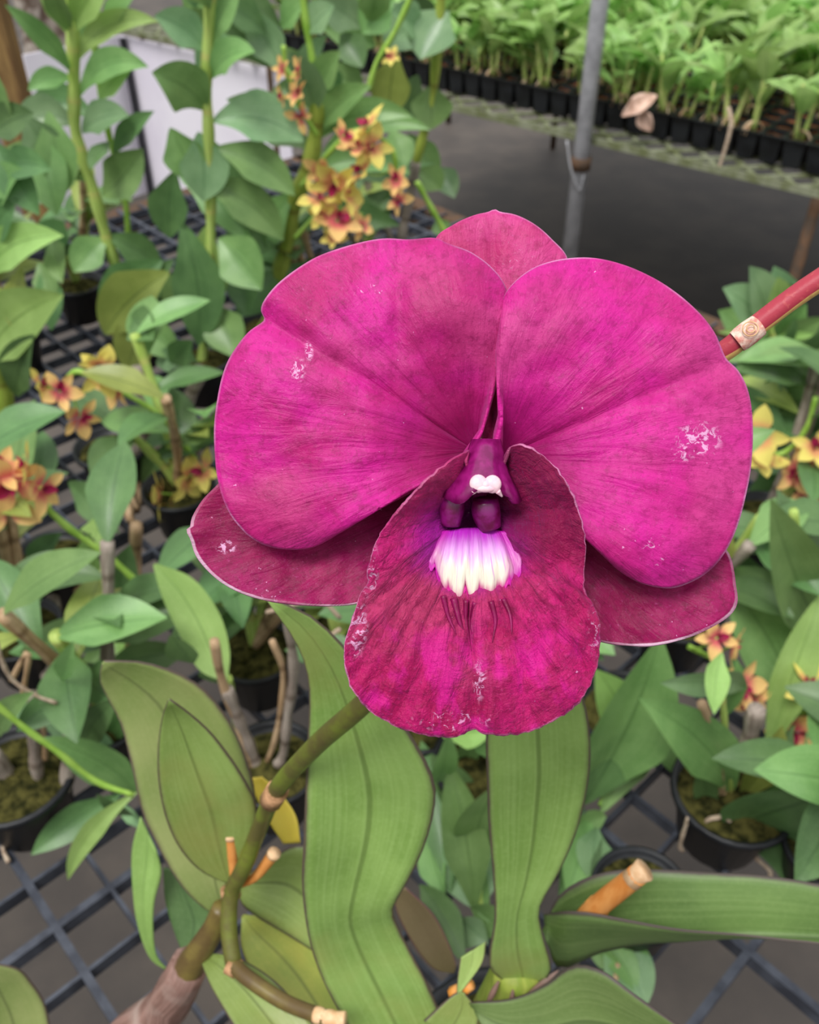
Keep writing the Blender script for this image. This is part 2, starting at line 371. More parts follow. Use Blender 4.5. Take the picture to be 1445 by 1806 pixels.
for x in (xr[0]+.06, -.95, .46, 1.35):
    mb = MB(); mb.tube([fb(x, .03, -.6), fb(x, .03, -.02)], .011, 8); mb.build('bench_leg', RUST, far)
for x in (xr[0]+.06, -.95, .46, 1.35):
    mb = MB(); mb.tube([fb(x, 1.5, -.6), fb(x, 1.5, -.02)], .011, 8); mb.build('bench_leg', RUST, far)
# steel pole through bench edge
pt = fb(0, -.02); pole = thing('steel_pole', 'upright galvanised steel pipe rising past the edge of the seedling bench', 'pole', (pt.x, pt.y, 0))
pt = V(1046, -60, V(1033, 215, fb(0, -.02).y).y); pb = Vector((V(1033, 215, pt.y).x, pt.y, 0))
mb = MB(); mb.tube([Vector((pb.x, pb.y, 0)), Vector((pb.x, pb.y, 1.6))], .0165, 16); mb.build('pipe', STEEL, pole)
mb = MB(); q = Vector((pb.x, pb.y, .555)); mb.tube([q-Z*.012, q+Z*.012], .021, 16); mb.build('clamp', RUST, pole)
mb = MB(); mb.tube(cat([V(1000, 248, pb.y-.01), V(1008, 300, pb.y-.02), V(1022, 335, pb.y-.02), V(1030, 310, pb.y-.02)], 6), .0022, 6); mb.build('wire_tie', STEEL, pole)
# white sheet below far bench on the left
wc = B(213, 62, .575); zb = V(263, 338, wc.y).z; hz = (wc.z-zb)/2; zc = Z*((wc.z+zb)/2-wc.z)
mb = MB()
wl_ = B(40, 97, .575); wr_ = B(505, 128, .575)
for q_ in (wl_, wr_):
    dq = q_-wc; lq = dq.length/2; dq.normalize(); mb.box(wc+dq*lq+zc, (lq, .003, hz), (dq, Z.cross(dq), Z))
sh = mb.build('white_sheet', WHT, flat=True); tag(sh, 'pale lilac white plastic sheet folded round a corner under the far bench', 'sheet')
mb = MB(); mb.box(wc+Vector((.012, -.03, 0))-Z*(wc.z/2), (.007, .007, wc.z/2-.001), (EX, EY, Z))
tag(mb.build('dark_post', BLK, flat=True), 'thin dark post standing in the corner of the white sheet', 'post')

# ------------------------------------------------------------------ leaf builders
def ribbon(P0, P1, w, arch=0, fold=.16, N=None, curl=0, taper=.62, nl=18, nw=6, twist=0, side=0, mb=None, mi=0, wave=0):
    """leaf blade from P0 to P1; arch lifts the middle, N is the way its upper face looks"""
    mb = mb or MB()
    L = (P1-P0).length
    T0 = (P1-P0).normalized()
    N = (N or (-(FW)*.6+Z*.6)).normalized()
    Sd = T0.cross(N); Sd = Sd.normalized() if Sd.length > .05 else RT.copy()
    mid = (P0+P1)/2 + (Sd.cross(T0))*arch*L + Sd*side*L
    rows = []; uvs = []
    pts = [P0*(1-t)**2+mid*2*t*(1-t)+P1*t*t for t in [i/nl for i in range(nl+1)]]
    for i, p in enumerate(pts):
        t = i/nl
        T = (pts[min(nl, i+1)]-pts[max(0, i-1)]).normalized()
        sd = T.cross(N); sd = sd.normalized() if sd.length > .05 else Sd
        nn = sd.cross(T)
        a = twist*(t-.3); sd, nn = sd*math.cos(a)+nn*math.sin(a), nn*math.cos(a)-sd*math.sin(a)
        pw = (min(1, (t/.42))**.55 if t < .42 else 1)*((1-((t-.42)/.58)**2.3) if t >= .42 else 1)
        pw = max(.02, pw)*(1 if t > .42 else taper+(1-taper)*min(1, t/.42))
        hw = w/2*pw
        row = []; u = []
        for j in range(nw+1):
            q = 2*j/nw-1
            row.append(p+sd*hw*q*math.cos(fold*1.2*abs(q))+nn*(hw*fold*2*(abs(q)**1.3-.35)+wave*hw*math.sin(t*9+q*2)*abs(q)) - nn*curl*hw*q*q*t)
            u.append(((q+1)/2, t))
        rows.append(row); uvs.append(u)
    mb.grid(rows, uvs, mi); return mb
def edges_leaf(Lp, Rp, d, fold=.12, n=26, nw=10, mid=None, wav=0):
    """blade between two traced margins (px,py[,depth]) from base to tip, keel pushed away from the camera"""
    def cv(P):
        pts = []
        for k, q in enumerate(P):
            dd = q[2] if len(q) > 2 else (d[0]+(d[1]-d[0])*k/(len(P)-1) if isinstance(d, tuple) else d)
            pts.append(W(q[0], q[1], dd))
        return resample(cat(pts, 8), n)
    A, C = cv(Lp), cv(Rp); Mx = cv(mid) if mid else None
    mb = MB(); rows = []; uvs = []
    for i in range(n+1):
        a, c = A[i], C[i]; wdt = (c-a).length
        view = ((a+c)/2-CAM).normalized()
        row = []; u = []
        for j in range(nw+1):
            q = j/nw
            if Mx:
                m_ = Mx[i]; p = a.lerp(m_, q*2) if q < .5 else m_.lerp(c, q*2-1)
                p = p + view*0
            else:
                p = a.lerp(c, q) + view*wdt*fold*(1-abs(2*q-1)**1.2)
                p = p - view*wdt*wav*math.sin(q*6+i*.25)*.1
            row.append(p); u.append((q, i/n))
        rows.append(row); uvs.append(u)
    mb.grid(rows, uvs); return mb

# ------------------------------------------------------------------ the big orchid
bloom_root = W(905, 1830, .36)
pot_c = Vector((.05, .165, .6))
hero = thing('orchid_plant', 'nearest orchid with one huge magenta bloom and broad purple-edged leaves', 'orchid', pot_c)
def pot_mesh(c, r, h, seg=28, sq=False):
    mb = MB(); prof = [(r*.72, 0), (r*.95, h*.9), (r*1.06, h*.9), (r*1.06, h), (r*.98, h), (r*.93, h*.82), (r*.7, h*.05)]
    rows = []; uvs = []
    for (q, z) in prof:
        rows.append([c+Vector((q*math.cos(2*math.pi*k/seg), q*math.sin(2*math.pi*k/seg), z+.0005)) for k in range(seg)]); uvs.append([(k/seg, z) for k in range(seg)])
    mb.grid(rows, uvs, 0, True)
    mb.f.append(tuple(range(seg-1, -1, -1))); mb.m.append(0); return mb
def medium_mesh(c, r, h, seg=22, rough=.006):
    mb = MB(); rows = []; uvs = []
    for k in range(9):
        q = r*.93*(1-k/8.0)
        rows.append([c+Vector((q*math.cos(2*math.pi*j/seg), q*math.sin(2*math.pi*j/seg), h*.84+.010*(k/8)+rough*noise.noise(Vector((j*.9, k*1.3, c.x*90)))*(k > 0))) for j in range(seg)]); uvs.append([(j/seg, k/8) for j in range(seg)])
    mb.grid(rows, uvs, 0, True); return mb
pot_mesh(pot_c, .055, .085).build('pot', BLK, hero); medium_mesh(pot_c, .055, .085).build('growing_medium', MOSS, hero)
# canes
def cane(pts, r, mat, parent, name='cane', n=10, seg=8, bulge=.12, rf=None):
    pp = resample(cat(pts, 10), max(6, seg*len(pts))); L = len(pp)
    mb = MB(); mb.tube(pp, rf or (lambda t: r*(1+bulge*math.sin(t*len(pts)*5))), n); return mb.build(name, mat, parent)
top = Vector((.045, .165, .675))
cane([top, W(880, 1900, .375), W(885, 1800, .34), W(905, 1740, .325), W(915, 1700, .318)], .0085, CY, hero, rf=lambda t: .0085+.006*math.sin(t*3.1))
cane([top+Vector((-.02, 0, 0)), W(250, 1880, .40), W(300, 1770, .36), W(335, 1700, .345)], .0085, CP, hero, rf=lambda t: .007+.0035*math.sin(t*3))
cane([W(330, 1712, .345), W(350, 1680, .34), W(375, 1640, .335), W(392, 1600, .33)], .004, CBR, hero, rf=lambda t: .0058-.0022*t)
def hl(Lp, Rp, d, mat, fold=.12, name='leaf', **k):
    return edges_leaf(Lp, Rp, d, fold, **k).build(name, mat, hero, solid=.0007)
# central leaf
hl([(640, 1850), (590, 1770), (558, 1700), (542, 1640), (533, 1560), (536, 1480), (541, 1340), (545, 1215), (525, 1140), (470, 1058)],
   [(800, 1850), (762, 1752), (725, 1680), (699, 1628), (694, 1600), (716, 1560), (746, 1500), (766, 1430), (764, 1372), (720, 1290), (640, 1180), (560, 1095), (478, 1055)], (.32, .225), HL, .16, n=34)
hl([(905, 1740), (868, 1712), (864, 1680), (873, 1620), (870, 1540), (862, 1450), (860, 1380), (858, 1295), (872, 1210), (930, 1140)],
   [(930, 1740), (972, 1715), (958, 1650), (952, 1600), (985, 1540), (1016, 1470), (1036, 1390), (1042, 1320), (1032, 1240), (1000, 1180), (935, 1140)], (.318, .235), HL, .14, n=30)
# right folded leaf: far margin, keel, near margin
hl([(957, 1640), (985, 1582), (1030, 1551), (1085, 1536), (1160, 1534), (1250, 1539), (1350, 1545), (1445, 1560), (1560, 1585)],
   [(960, 1612), (1000, 1608, .312), (1050, 1612, .307), (1110, 1624, .304), (1200, 1640, .302), (1300, 1648, .300), (1380, 1657, .298), (1445, 1664, .296), (1560, 1684, .294)], (.33, .31), HD, .1,
   mid=[(966, 1662, .325), (985, 1706, .34), (1020, 1697, .335), (1060, 1680, .33), (1130, 1666, .325), (1200, 1661, .32), (1300, 1655, .318), (1400, 1655, .316), (1560, 1660, .315)], nw=12)
hl([(828, 1768), (900, 1762), (960, 1738), (1010, 1704), (1060, 1712), (1120, 1755), (1240, 1840)],
   [(840, 1790), (880, 1850), (960, 1890), (1060, 1900), (1140, 1890), (1200, 1880), (1260, 1865)], (.30, .27), HD, .12)
hl([(392, 1622), (355, 1598), (318, 1560), (282, 1500), (250, 1430), (234, 1360), (214, 1280), (190, 1232), (176, 1200), (180, 1172)],
   [(402, 1615), (425, 1540), (445, 1460), (450, 1400), (432, 1330), (402, 1268), (360, 1216), (310, 1186), (250, 1168), (184, 1166)], (.36, .31), HO, .08)
hl([(402, 1558), (355, 1536), (320, 1500), (295, 1450), (281, 1390), (278, 1330), (285, 1270), (297, 1234)],
   [(412, 1562), (440, 1510), (452, 1460), (452, 1420), (438, 1386), (408, 1338), (370, 1290), (330, 1255), (299, 1233)], (.325, .28), HL, .10)
hl([(248, 1440), (233, 1500), (235, 1580), (245, 1640), (265, 1690), (294, 1711)], [(275, 1500), (284, 1540), (272, 1590), (270, 1640), (276, 1685), (296, 1711)], (.40, .42), G3, .1)
hl([(288, 1530), (292, 1590), (310, 1650), (328, 1692)], [(330, 1535), (370, 1590), (384, 1622), (370, 1655), (334, 1694)], (.42, .42), G2, .1)
hl([(424, 1556), (424, 1590), (450, 1615), (500, 1645), (560, 1682), (620, 1720)], [(428, 1550), (470, 1520), (520, 1492), (560, 1500), (600, 1560), (630, 1700)], (.35, .35), HL, .08)
hl([(426, 1618), (428, 1680), (470, 1760), (540, 1830), (610, 1880)], [(430, 1612), (480, 1618), (540, 1640), (590, 1700), (640, 1860)], (.365, .35), HY, .10)
hl([(352, 1688), (372, 1740), (410, 1806), (450, 1870)], [(362, 1680), (420, 1690), (490, 1735), (570, 1830), (580, 1880)], (.34, .30), HL, .12)
hl([(812, 1690), (808, 1720), (806, 1750)], [(858, 1660), (850, 1700), (812, 1752)], (.30, .30), HL, .15)
hl([(705, 1566), (698, 1600), (726, 1660), (762, 1706), (800, 1716)], [(716, 1566), (764, 1612), (792, 1665), (804, 1700), (802, 1715)], (.37, .38), PK, .08)
hl([(-60, 1720), (-40, 1800), (-20, 1900)][::-1], [(95, 1870), (82, 1780), (55, 1732), (25, 1706), (-50, 1696)], (.40, .37), HO, .1)
hl([(748, 1800), (790, 1762), (812, 1748)][::-1], [(830, 1850), (845, 1790), (820, 1752)][::-1], (.30, .30), HL, .1)
cane([W(-55, 1880, .40), W(-80, 1990, .44), pot_c+Vector((-.10, .01, .03)), pot_c+Vector((-.02, .01, .07))], .005, CG, hero)
# yellow leaf end
hl([(444, 1372), (450, 1400), (475, 1450), (500, 1488)], [(462, 1370), (495, 1400), (522, 1440), (530, 1486)], (.37, .37), YL, .05)
# sheath streaks at the base
for (a, b_) in (((852, 1668), (818, 1745)), ((880, 1730), (858, 1775)), ((905, 1745), (900, 1790)), ((985, 1712), (925, 1760))):
    mb = MB(); mb.tube(resample([W(*a, .312), W(*b_, .312)], 6), lambda t: .0011*math.sin(.3+t*2.5), 6); mb.build('sheath_margin', CP, hero)
mb = MB(); mb.tube(resample([W(800, 1755, .305), W(832, 1735, .302)], 4), lambda t: .0028-.001*t, 8); mb.build('bract', ORG, hero)
# flower stalk: from the left cane up behind the bloom and out to the right
def px(pts): return [W(*p) for p in pts]
s1 = px([(385, 1655, .335), (412, 1700, .318), (404, 1640, .32), (408, 1575, .32), (430, 1530, .313), (462, 1450, .30), (490, 1390, .270), (560, 1312, .238), (650, 1232, .215), (760, 1100, .205), (860, 950, .195), (1000, 800, .185), (1150, 690, .178), (1230, 648, .172)])
stalk = cane(s1[1:], .003, CB, hero, 'flower_stalk', 12, rf=lambda t: .0030-.0007*t)
s2 = px([(1210, 660, .172), (1280, 618, .168), (1330, 578, .166), (1400, 525, .164), (1470, 478, .162), (1600, 390, .160), (1900, 200, .158), (2300, 60, .16)])
cane(s2, .002, SPR, stalk, 'stalk_tip', 16, rf=lambda t: .00195+.0003*t)
# node sheath on the red stalk
mb = MB(); mb.tube(px([(1300, 603, .1664), (1308, 597, .1661), (1322, 586, .1657), (1338, 574, .1655)]), lambda t: .00212+.0002*math.sin(t*3), 16, cap=False); mb.build('node_sheath', SCAR, stalk)
mb = MB()
c0 = W(1324, 580, .1632)
for k, rr in enumerate((.0013, .0007)):
    mb.tube([c0+RT*math.cos(a)*rr*1.1+UP*math.sin(a)*rr-FW*.0002*k for a in [2*math.pi*i/20 for i in range(21)]],   .00012, 6, cap=False)
mb.build('bud_scar', PALE, stalk)
for P, r_ in (([(408, 1582, .322), (406, 1566, .3215)], .0036), ([(478, 1412, .2765), (490, 1393, .271)], .0036), ([(404, 1700, .318), (420, 1710, .317)], .0034)):
    mb = MB(); mb.tube(px(P), lambda t: r_*(1+.08*math.sin(t*6)), 14); mb.build('node_sheath', SHE, stalk)
cane(px([(410, 1700, .318), (440, 1727, .312), (500, 1766, .306), (560, 1790, .300), (585, 1795, .298)]), .0026, CBR, hero, 'old_stalk', 12, rf=lambda t: .0028-.0003*t)
cane(px([(556, 1789, .3002), (585, 1796, .298), (609, 1799, .297)]), .0026, PALE, hero, 'old_stalk_end', 12, bulge=.05)
for P in ([(412, 1552, .322), (411, 1520, .32), (407, 1474, .317)], [(425, 1560, .322), (452, 1545, .318), (483, 1506, .312)]):
    st = cane(px(P), .0018, ORG2, stalk, 'cut_pedicel', 10, rf=lambda t: .0013+.0009*t)
    mb = MB(); q = W(*P[-1]); dn = (W(*P[-1])-W(*P[-2])).normalized(); mb.tube([q-dn*.001, q+dn*.0008], .0024, 12); mb.build('cut_end', PALE, hero)
# orange stub on right leaf
st = cane(px([(1036, 1618, .318), (1052, 1601, .312), (1090, 1570, .303), (1126, 1542, .296)]), .004, ORG2, hero, 'cut_cane_stub', 14, rf=lambda t: .0038-.0003*t)
mb = MB(); mb.tube(px([(1030, 1624, .320), (1056, 1598, .3115)]), lambda t: .0040, 14); mb.build('stub_base', ORG, hero)
mb = MB(); mb.tube(px([(1114, 1552, .2975), (1126, 1542, .296), (1137, 1534, .295)]), lambda t: .0037+.0005*math.sin(t*9), 12); mb.build('cut_end', PALE, hero)

# ---- the bloom ----
D0 = .150; K = D0/FP
def patch(name, org, outline, zf, mat, parent, nth=150, nr=34, solid=.0005, zo=0, rag=0, pw=1.0):
    """polar mesh: org -> traced outline; zf(t, px, py, ang) gives height towards the viewer in mm"""
    O = [Vector((x, y, 0)) for x, y in outline]
    ring = resample(cat(O+[O[0]], 6), nth)[:-1]
    if rag:
        ring = [p + (p-Vector((org[0], org[1], 0))).normalized()*rag*noise.noise(Vector((i*.55, 3.1, len(outline)))) for i, p in enumerate(ring)]
    o = Vector((org[0], org[1], 0))
    mb = MB(); flat = []
    rows = []; uvs = []
    for i in range(nr+1):
        t = (i/nr)**pw; row = []; u = []
        tt = max(t, .004)
        for j, p in enumerate(ring+[ring[0]]):
            q = o.lerp(p, tt)
            ang = math.atan2(-(p.y-o.y), p.x-o.x)
            h = zf(t, q.x, q.y, ang)/1000 + zo/1000
            row.append(W(q.x, q.y, D0-h)); u.append((j/nth, t)); flat.append((q.x/1000, -q.y/1000))
        rows.append(row); uvs.append(u)
    mb.grid(rows, uvs)
    me = mb.mesh(name, mat)
    f = me.uv_layers.new(name='flat').data
    for l in me.loops: f[l.index].uv = flat[l.vertex_index]
    return link(name, me, parent, solid)
def nz(x, y, s, seed=0): return noise.noise(Vector((x/s, y/s, seed)))
def gs(x, w): return math.exp(-(x/w)**2)
# flower root: ovary / pedicel joining the stalk, everything else its sub-parts
fo = px([(1000, 800, .185), (930, 820, .178), (870, 820, .170), (850, 830, .160), (848, 830, .1565)])
flower = cane(fo, .002, SPR, hero, 'flower', 14, rf=lambda t: .0016+.0016*t)
flower['label'] = 'huge magenta orchid flower'
# dorsal sepal
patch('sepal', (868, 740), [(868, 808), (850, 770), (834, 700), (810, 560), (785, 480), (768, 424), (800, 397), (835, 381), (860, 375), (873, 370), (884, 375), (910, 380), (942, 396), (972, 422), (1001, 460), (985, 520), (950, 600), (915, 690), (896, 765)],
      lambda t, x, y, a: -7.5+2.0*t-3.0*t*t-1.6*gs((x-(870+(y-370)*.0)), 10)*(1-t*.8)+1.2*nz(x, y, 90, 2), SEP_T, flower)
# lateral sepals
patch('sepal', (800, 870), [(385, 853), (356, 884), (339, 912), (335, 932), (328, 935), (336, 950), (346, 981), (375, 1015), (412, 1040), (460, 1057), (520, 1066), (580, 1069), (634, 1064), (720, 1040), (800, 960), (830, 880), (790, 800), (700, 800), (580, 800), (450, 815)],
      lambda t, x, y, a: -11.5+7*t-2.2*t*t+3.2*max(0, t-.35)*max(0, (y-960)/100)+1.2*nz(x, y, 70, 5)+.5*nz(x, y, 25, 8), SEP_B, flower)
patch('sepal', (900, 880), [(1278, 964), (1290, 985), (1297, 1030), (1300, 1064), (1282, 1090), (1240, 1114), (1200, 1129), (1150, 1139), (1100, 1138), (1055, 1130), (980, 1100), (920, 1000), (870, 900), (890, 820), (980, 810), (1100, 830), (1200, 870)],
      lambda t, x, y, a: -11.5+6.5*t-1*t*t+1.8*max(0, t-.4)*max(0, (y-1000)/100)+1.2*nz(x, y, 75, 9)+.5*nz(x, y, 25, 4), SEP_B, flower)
# petals
LP = [(818, 800), (838, 772), (855, 745), (867, 705), (880, 655), (890, 600), (896, 550), (891, 508), (868, 475), (832, 447), (790, 431), (766, 421), (722, 424), (680, 422), (640, 428), (600, 439), (560, 454), (522, 477), (490, 502), (467, 530), (462, 548), (467, 566), (440, 586), (419, 612), (400, 645), (387, 690), (380, 740), (379, 790), (384, 840), (395, 882), (416, 920), (446, 949), (480, 964), (520, 968), (556, 962), (592, 942), (640, 912), (690, 885), (740, 858), (785, 825)]
def zL(t, x, y, a):
    d = a-math.atan2(-(566-795), 467-825)
    d = (d+math.pi) % (2*math.pi)-math.pi
    crease = -1.5*gs(d, .05+.03*(1-t))*(.35+.65*t)
    dome = 7.5*math.sin(min(1, t*1.08)*math.pi*.62) - 3.2*t**4
    low = -1.6*max(0, (y-860)/110)**2
    r_ = -2.6*gs((x-880), 60)*max(0, min(1, (y-560)/160))
    up_ = 1.6*gs(x-800, 70)*gs(y-520, 90)
    fo_ = -.7*gs(x-(705-(y-560)*.05), 14)*gs(y-560, 110)
    return -5.2+dome+crease+low+r_+up_+fo_+1.3*nz(x, y, 150, 1)+.45*nz(x, y, 42, 3)+.3*math.sin(a*26)*t*(1-t)
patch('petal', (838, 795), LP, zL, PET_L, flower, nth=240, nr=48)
RP = [(872, 800), (872, 770), (880, 735), (886, 700), (879, 660), (876, 610), (880, 568), (890, 525), (910, 497), (940, 475), (970, 463), (1003, 457), (1048, 456), (1096, 467), (1150, 490), (1196, 520), (1234, 554), (1258, 585), (1270, 610), (1281, 634), (1302, 656), (1317, 685), (1325, 722), (1327, 770), (1323, 830), (1311, 890), (1293, 945), (1270, 985), (1242, 1012), (1210, 1029), (1176, 1036), (1130, 1026), (1090, 1002), (1055, 965), (1030, 935), (1000, 890), (965, 850), (920, 815)]
def zR(t, x, y, a):
    d = a-math.atan2(-(640-800), 1275-890)
    crease = -1.4*gs(d, .05+.03*(1-t))*(.3+.7*t)
    dome = 8.0*math.sin(min(1, t*1.05)*math.pi*.6) - 3.2*t**4
    low = -1.0*max(0, (y-920)/110)**2
    l_ = -2.2*gs((x-880), 60)*max(0, min(1, (y-600)/160))
    return -4.6+dome+crease+low+l_+1.3*nz(x, y, 150, 11)+.45*nz(x, y, 42, 13)+.3*math.sin(a*24)*t*(1-t)
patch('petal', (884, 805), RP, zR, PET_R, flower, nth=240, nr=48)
# lip
LPO = [(826, 794), (795, 812), (752, 846), (716, 884), (686, 920), (666, 950), (655, 985), (648, 1012), (650, 1028), (635, 1052), (622, 1090), (610, 1130), (607, 1165), (615, 1200), (635, 1236), (670, 1265), (710, 1285), (760, 1297), (800, 1299), (826, 1290), (838, 1284), (850, 1292), (890, 1296), (940, 1288), (985, 1266), (1020, 1240), (1045, 1200), (1057, 1150), (1057, 1100), (1045, 1066), (1031, 1040), (1030, 1010), (1034, 975), (1031, 940), (1023, 905), (1010, 870), (990, 836), (965, 809), (940, 791), (918, 784), (901, 788), (893, 810), (880, 835), (860, 845), (835, 835), (822, 815)]
def zLip(t, x, y, a):
    # throat is a deep tube; side lobes stand up towards the viewer, front lobe spreads and droops
    upf = max(0, min(1, (1010-y)/160))
    side = 5.6+5.0*upf*(1-.45*max(0, min(1, (880-y)/90)))
    front = 7.5-2.5*max(0, (y-1130)/170)**2
    rim = side*upf+front*(1-upf)
    top = gs(x-860, 34)*max(0, min(1, (880-y)/50))
    kk = 1.25+1.05*max(0, min(1, (y-900)/70)); fl_ = -8.5+4.5*max(0, min(1, (y-905)/40))
    z = fl_+(rim-fl_)*(1-(1-t)**kk)
    z -= top*(rim+3)*.95
    fr = max(0, min(1, (y-1030)/60))*max(0, min(1, (1290-y)/180))
    z += fr*(-1.5*gs(x-(828+(y-1100)*.06), 9)*1.0 + .7*math.sin((x-830)/11)*gs(x-835, 70)*max(0, (1190-y)/150))
    z -= .9*gs(x-845, 12)*max(0, min(1, (y-1120)/100))
    z += (1.0*nz(x, y, 60, 21)+.45*nz(x*2, y, 30, 23)+.25*nz(x, y, 12, 27))*min(1, t*2)
    z += .35*math.sin(a*40+2*nz(x, y, 40, 5))*t*max(0, min(1, (y-980)/60))
    return z
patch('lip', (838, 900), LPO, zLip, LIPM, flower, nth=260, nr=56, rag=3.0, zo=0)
# callus: ridged white plate with ragged teeth
mb = MB(); rows = []; uvs = []; nu, nv = 90, 26
teeth = [(0.0, 985), (.05, 1010), (.09, 1000), (.13, 1030), (.20, 1058), (.24, 1046), (.30, 1074), (.36, 1078), (.41, 1040), (.45, 1072), (.50, 1082), (.55, 1050), (.62, 1066), (.68, 1070), (.74, 1046), (.80, 1056), (.86, 1030), (.92, 1040), (1.0, 1010)]
def tooth(u):
    for (a, b_), (c, d_) in zip(teeth, teeth[1:]):
        if a <= u <= c: return b_+(d_-b_)*(u-a)/(c-a)
    return 1010
for i in range(nv+1):
    v = i/nv; row = []; uu = []
    for j in range(nu+1):
        u = j/nu
        x0 = 778+112*u; x1 = 752+168*u
        y0 = 938-6*math.sin(u*math.pi); y1 = tooth(u)+3*nz(u*900, 0, 18, 3)
        x = x0+(x1-x0)*min(1, v*1.5)**.8; y = y0+(y1-y0)*v
        edge = max(0, 1-abs(2*u-1)**3)
        lip_z = zLip(.35 if y < 1000 else .45, x, y, -math.pi/2)
        h = 1.0+2.6*v+1.9*edge*math.sin(min(1, v*1.15)*math.pi)*.9+.42*abs(math.sin(u*math.pi*6.5))*(.4+v)-2.2*max(0, v-.8)
        row.append(W(x, y, D0-(h)/1000)); uu.append((u, v))
    rows.append(row); uvs.append(uu)
mb.grid(rows, uvs); mb.build('callus', CAL, flower, solid=.0004)
# dark streaks painting in the shade between the lip folds below the callus
for (pts, w) in (([(782, 1050), (790, 1085), (806, 1120)], .0008), ([(800, 1055), (812, 1100), (828, 1140)], .0010), ([(822, 1058), (822, 1100), (832, 1150)], .0008), ([(838, 1062), (832, 1100), (840, 1145)], .0007), ([(866, 1060), (874, 1095), (868, 1135)], .0008), ([(888, 1056), (900, 1085), (903, 1120)], .0007)):
    pp = resample(cat([W(x, y, D0-(zLip(math.hypot((x-838)/210, (y-900)/395), x, y, -math.pi/2)+.25)/1000) for (x, y) in pts], 6), 16)
    mb = MB(); mb.tube(pp, lambda t: w*.62*(1-t)**.7, 8); mb.build('fold_line', FOLD_SHADE, flower)
# column hood
mb = MB(); rows = []; uvs = []; n = 24
prof = [(776, 835, 880, 1.0), (790, 830, 884, 2.0), (812, 822, 888, 3.2), (835, 808, 896, 4.2), (852, 798, 904, 4.9), (864, 788, 912, 5.2), (876, 784, 918, 5.1)]
for i, (y, xa, xb, h) in enumerate(prof):
    row = []; u = []
    for j in range(n+1):
        q = j/n; a = 2*q-1
        x = xa+(xb-xa)*q
        yy = y + (0 if i < 5 else (i-4)*(7*(gs(a-.88, .16)+gs(a+.60, .3))-9*gs(a-.1, .38)))
        zz = h - 4.2*abs(a)**2.4 - .7*gs(a-.62, .08)*(i > 2)
        row.append(W(x, yy, D0-(zz+3.4)/1000)); u.append((q, i/6))
    rows.append(row); uvs.append(u)
mb.grid(rows, uvs); mb.build('column', COLM, flower, solid=.0007)
def blob(c, rx, ry, rz, mat, name, parent, nzs=.0, seed=1):
    bm = bmesh.new(); bmesh.ops.create_icosphere(bm, subdivisions=3, radius=1)
    mb = MB()
    for v in bm.verts:
        q = v.co*(1+nzs*noise.noise(v.co*2+Vector((seed, 0, 0))))
        mb.v.append(tuple(c+RT*q.x*rx+UP*q.y*ry-FW*q.z*rz)); mb.uv.append((.5, .5))
    for f in bm.faces: mb.f.append(tuple(v.index for v in f.verts)); mb.m.append(0)
    bm.free(); return mb.build(name, mat, parent)
k = K
blob(W(844, 853, D0-.0083), 15*k, 15.5*k, 8*k, ANTH, 'anther_cap', flower)
blob(W(869, 854, D0-.0083), 15*k, 15.5*k, 8*k, ANTH, 'anther_cap', flower)
blob(W(857, 862, D0-.0086), 17*k, 6.5*k, 6*k, ANTH, 'anther_rim', flower)
blob(W(857, 856, D0-.0084), 9*k, 9*k, 7.4*k, ANTH, 'anther_rim', flower)
for (xa, ya, xb, yb) in ((836, 866, 829, 874), (878, 866, 886, 876)):
    mb = MB(); mb.tube(resample([W(xa, ya, D0-.0084), W(xb, yb, D0-.0078)], 5), lambda t: .0005*(1-.7*t), 8); mb.build('anther_rim', ANTH, flower)
# column foot lobes
for (pts, r_) in (([(800, 872), (797, 900), (795, 926)], .0020), ([(856, 880), (858, 905), (866, 932)], .0023)):
    mb = MB(); pp = resample(cat([W(x, y, D0-.0022+.0006*k_) for k_, (x, y) in enumerate(pts)], 6), 10); mb.tube(pp, lambda t: r_*(.9+.15*math.sin(t*4)), 14); mb.build('column_foot', COLD, flower)

# ------------------------------------------------------------------ bench orchids
def small_flower_mesh(name, pm, seed, open_=1.0):
    rnd = random.Random(seed); mb = MB()
    for k in range(5):
        a = R(90+72*k)+rnd.uniform(-.25, .25); dr = Vector((math.cos(a), math.sin(a), rnd.uniform(-.1, .5)*open_))
        ribbon(dr*.05, dr*(1.0 if k % 2 else .9), .62 if k in (1, 4) else .46, arch=rnd.uniform(-.15, .2), N=Vector((0, 0, 1)), fold=.1, nl=8, nw=4, mb=mb, mi=0, twist=rnd.uniform(-.6, .6))
    ribbon(Vector((0, 0, .1)), Vector((0, -.45, .38)), .34, arch=-.2, N=Vector((0, .3, 1)), nl=8, nw=4, mb=mb, mi=1)
    ribbon(Vector((.06, 0, .1)), Vector((.18, -.10, .34)), .2, N=Vector((-1, 0, .4)), nl=6, nw=4, mb=mb, mi=1)
    ribbon(Vector((-.06, 0, .1)), Vector((-.18, -.10, .34)), .2, N=Vector((1, 0, .4)), nl=6, nw=4, mb=mb, mi=1)
    return mb.mesh(name, [pm, SFM])
SFL = [small_flower_mesh('flower', SFY, 1), small_flower_mesh('flower', SFP, 2), small_flower_mesh('flower', SFY, 3), small_flower_mesh('flower', SFP, 4, 1.6)]
def put_flower(parent, c, r, kind, face=None, roll=0):
    o = bpy.data.objects.new('flower', SFL[kind]); COL.objects.link(o); o.parent = parent
    f = (face or (-FW+Vector((random.uniform(-1.1, 1.1), random.uniform(-.5, .5), random.uniform(-.9, .8))))).normalized()
    q = f.to_track_quat('Z', 'Y').to_matrix().to_4x4()
    o.matrix_parent_inverse = parent_world(parent).inverted()
    o.matrix_basis = Matrix.Translation(c) @ q @ Matrix.Rotation(roll, 4, 'Z') @ Matrix.Scale(r, 4)
    return o
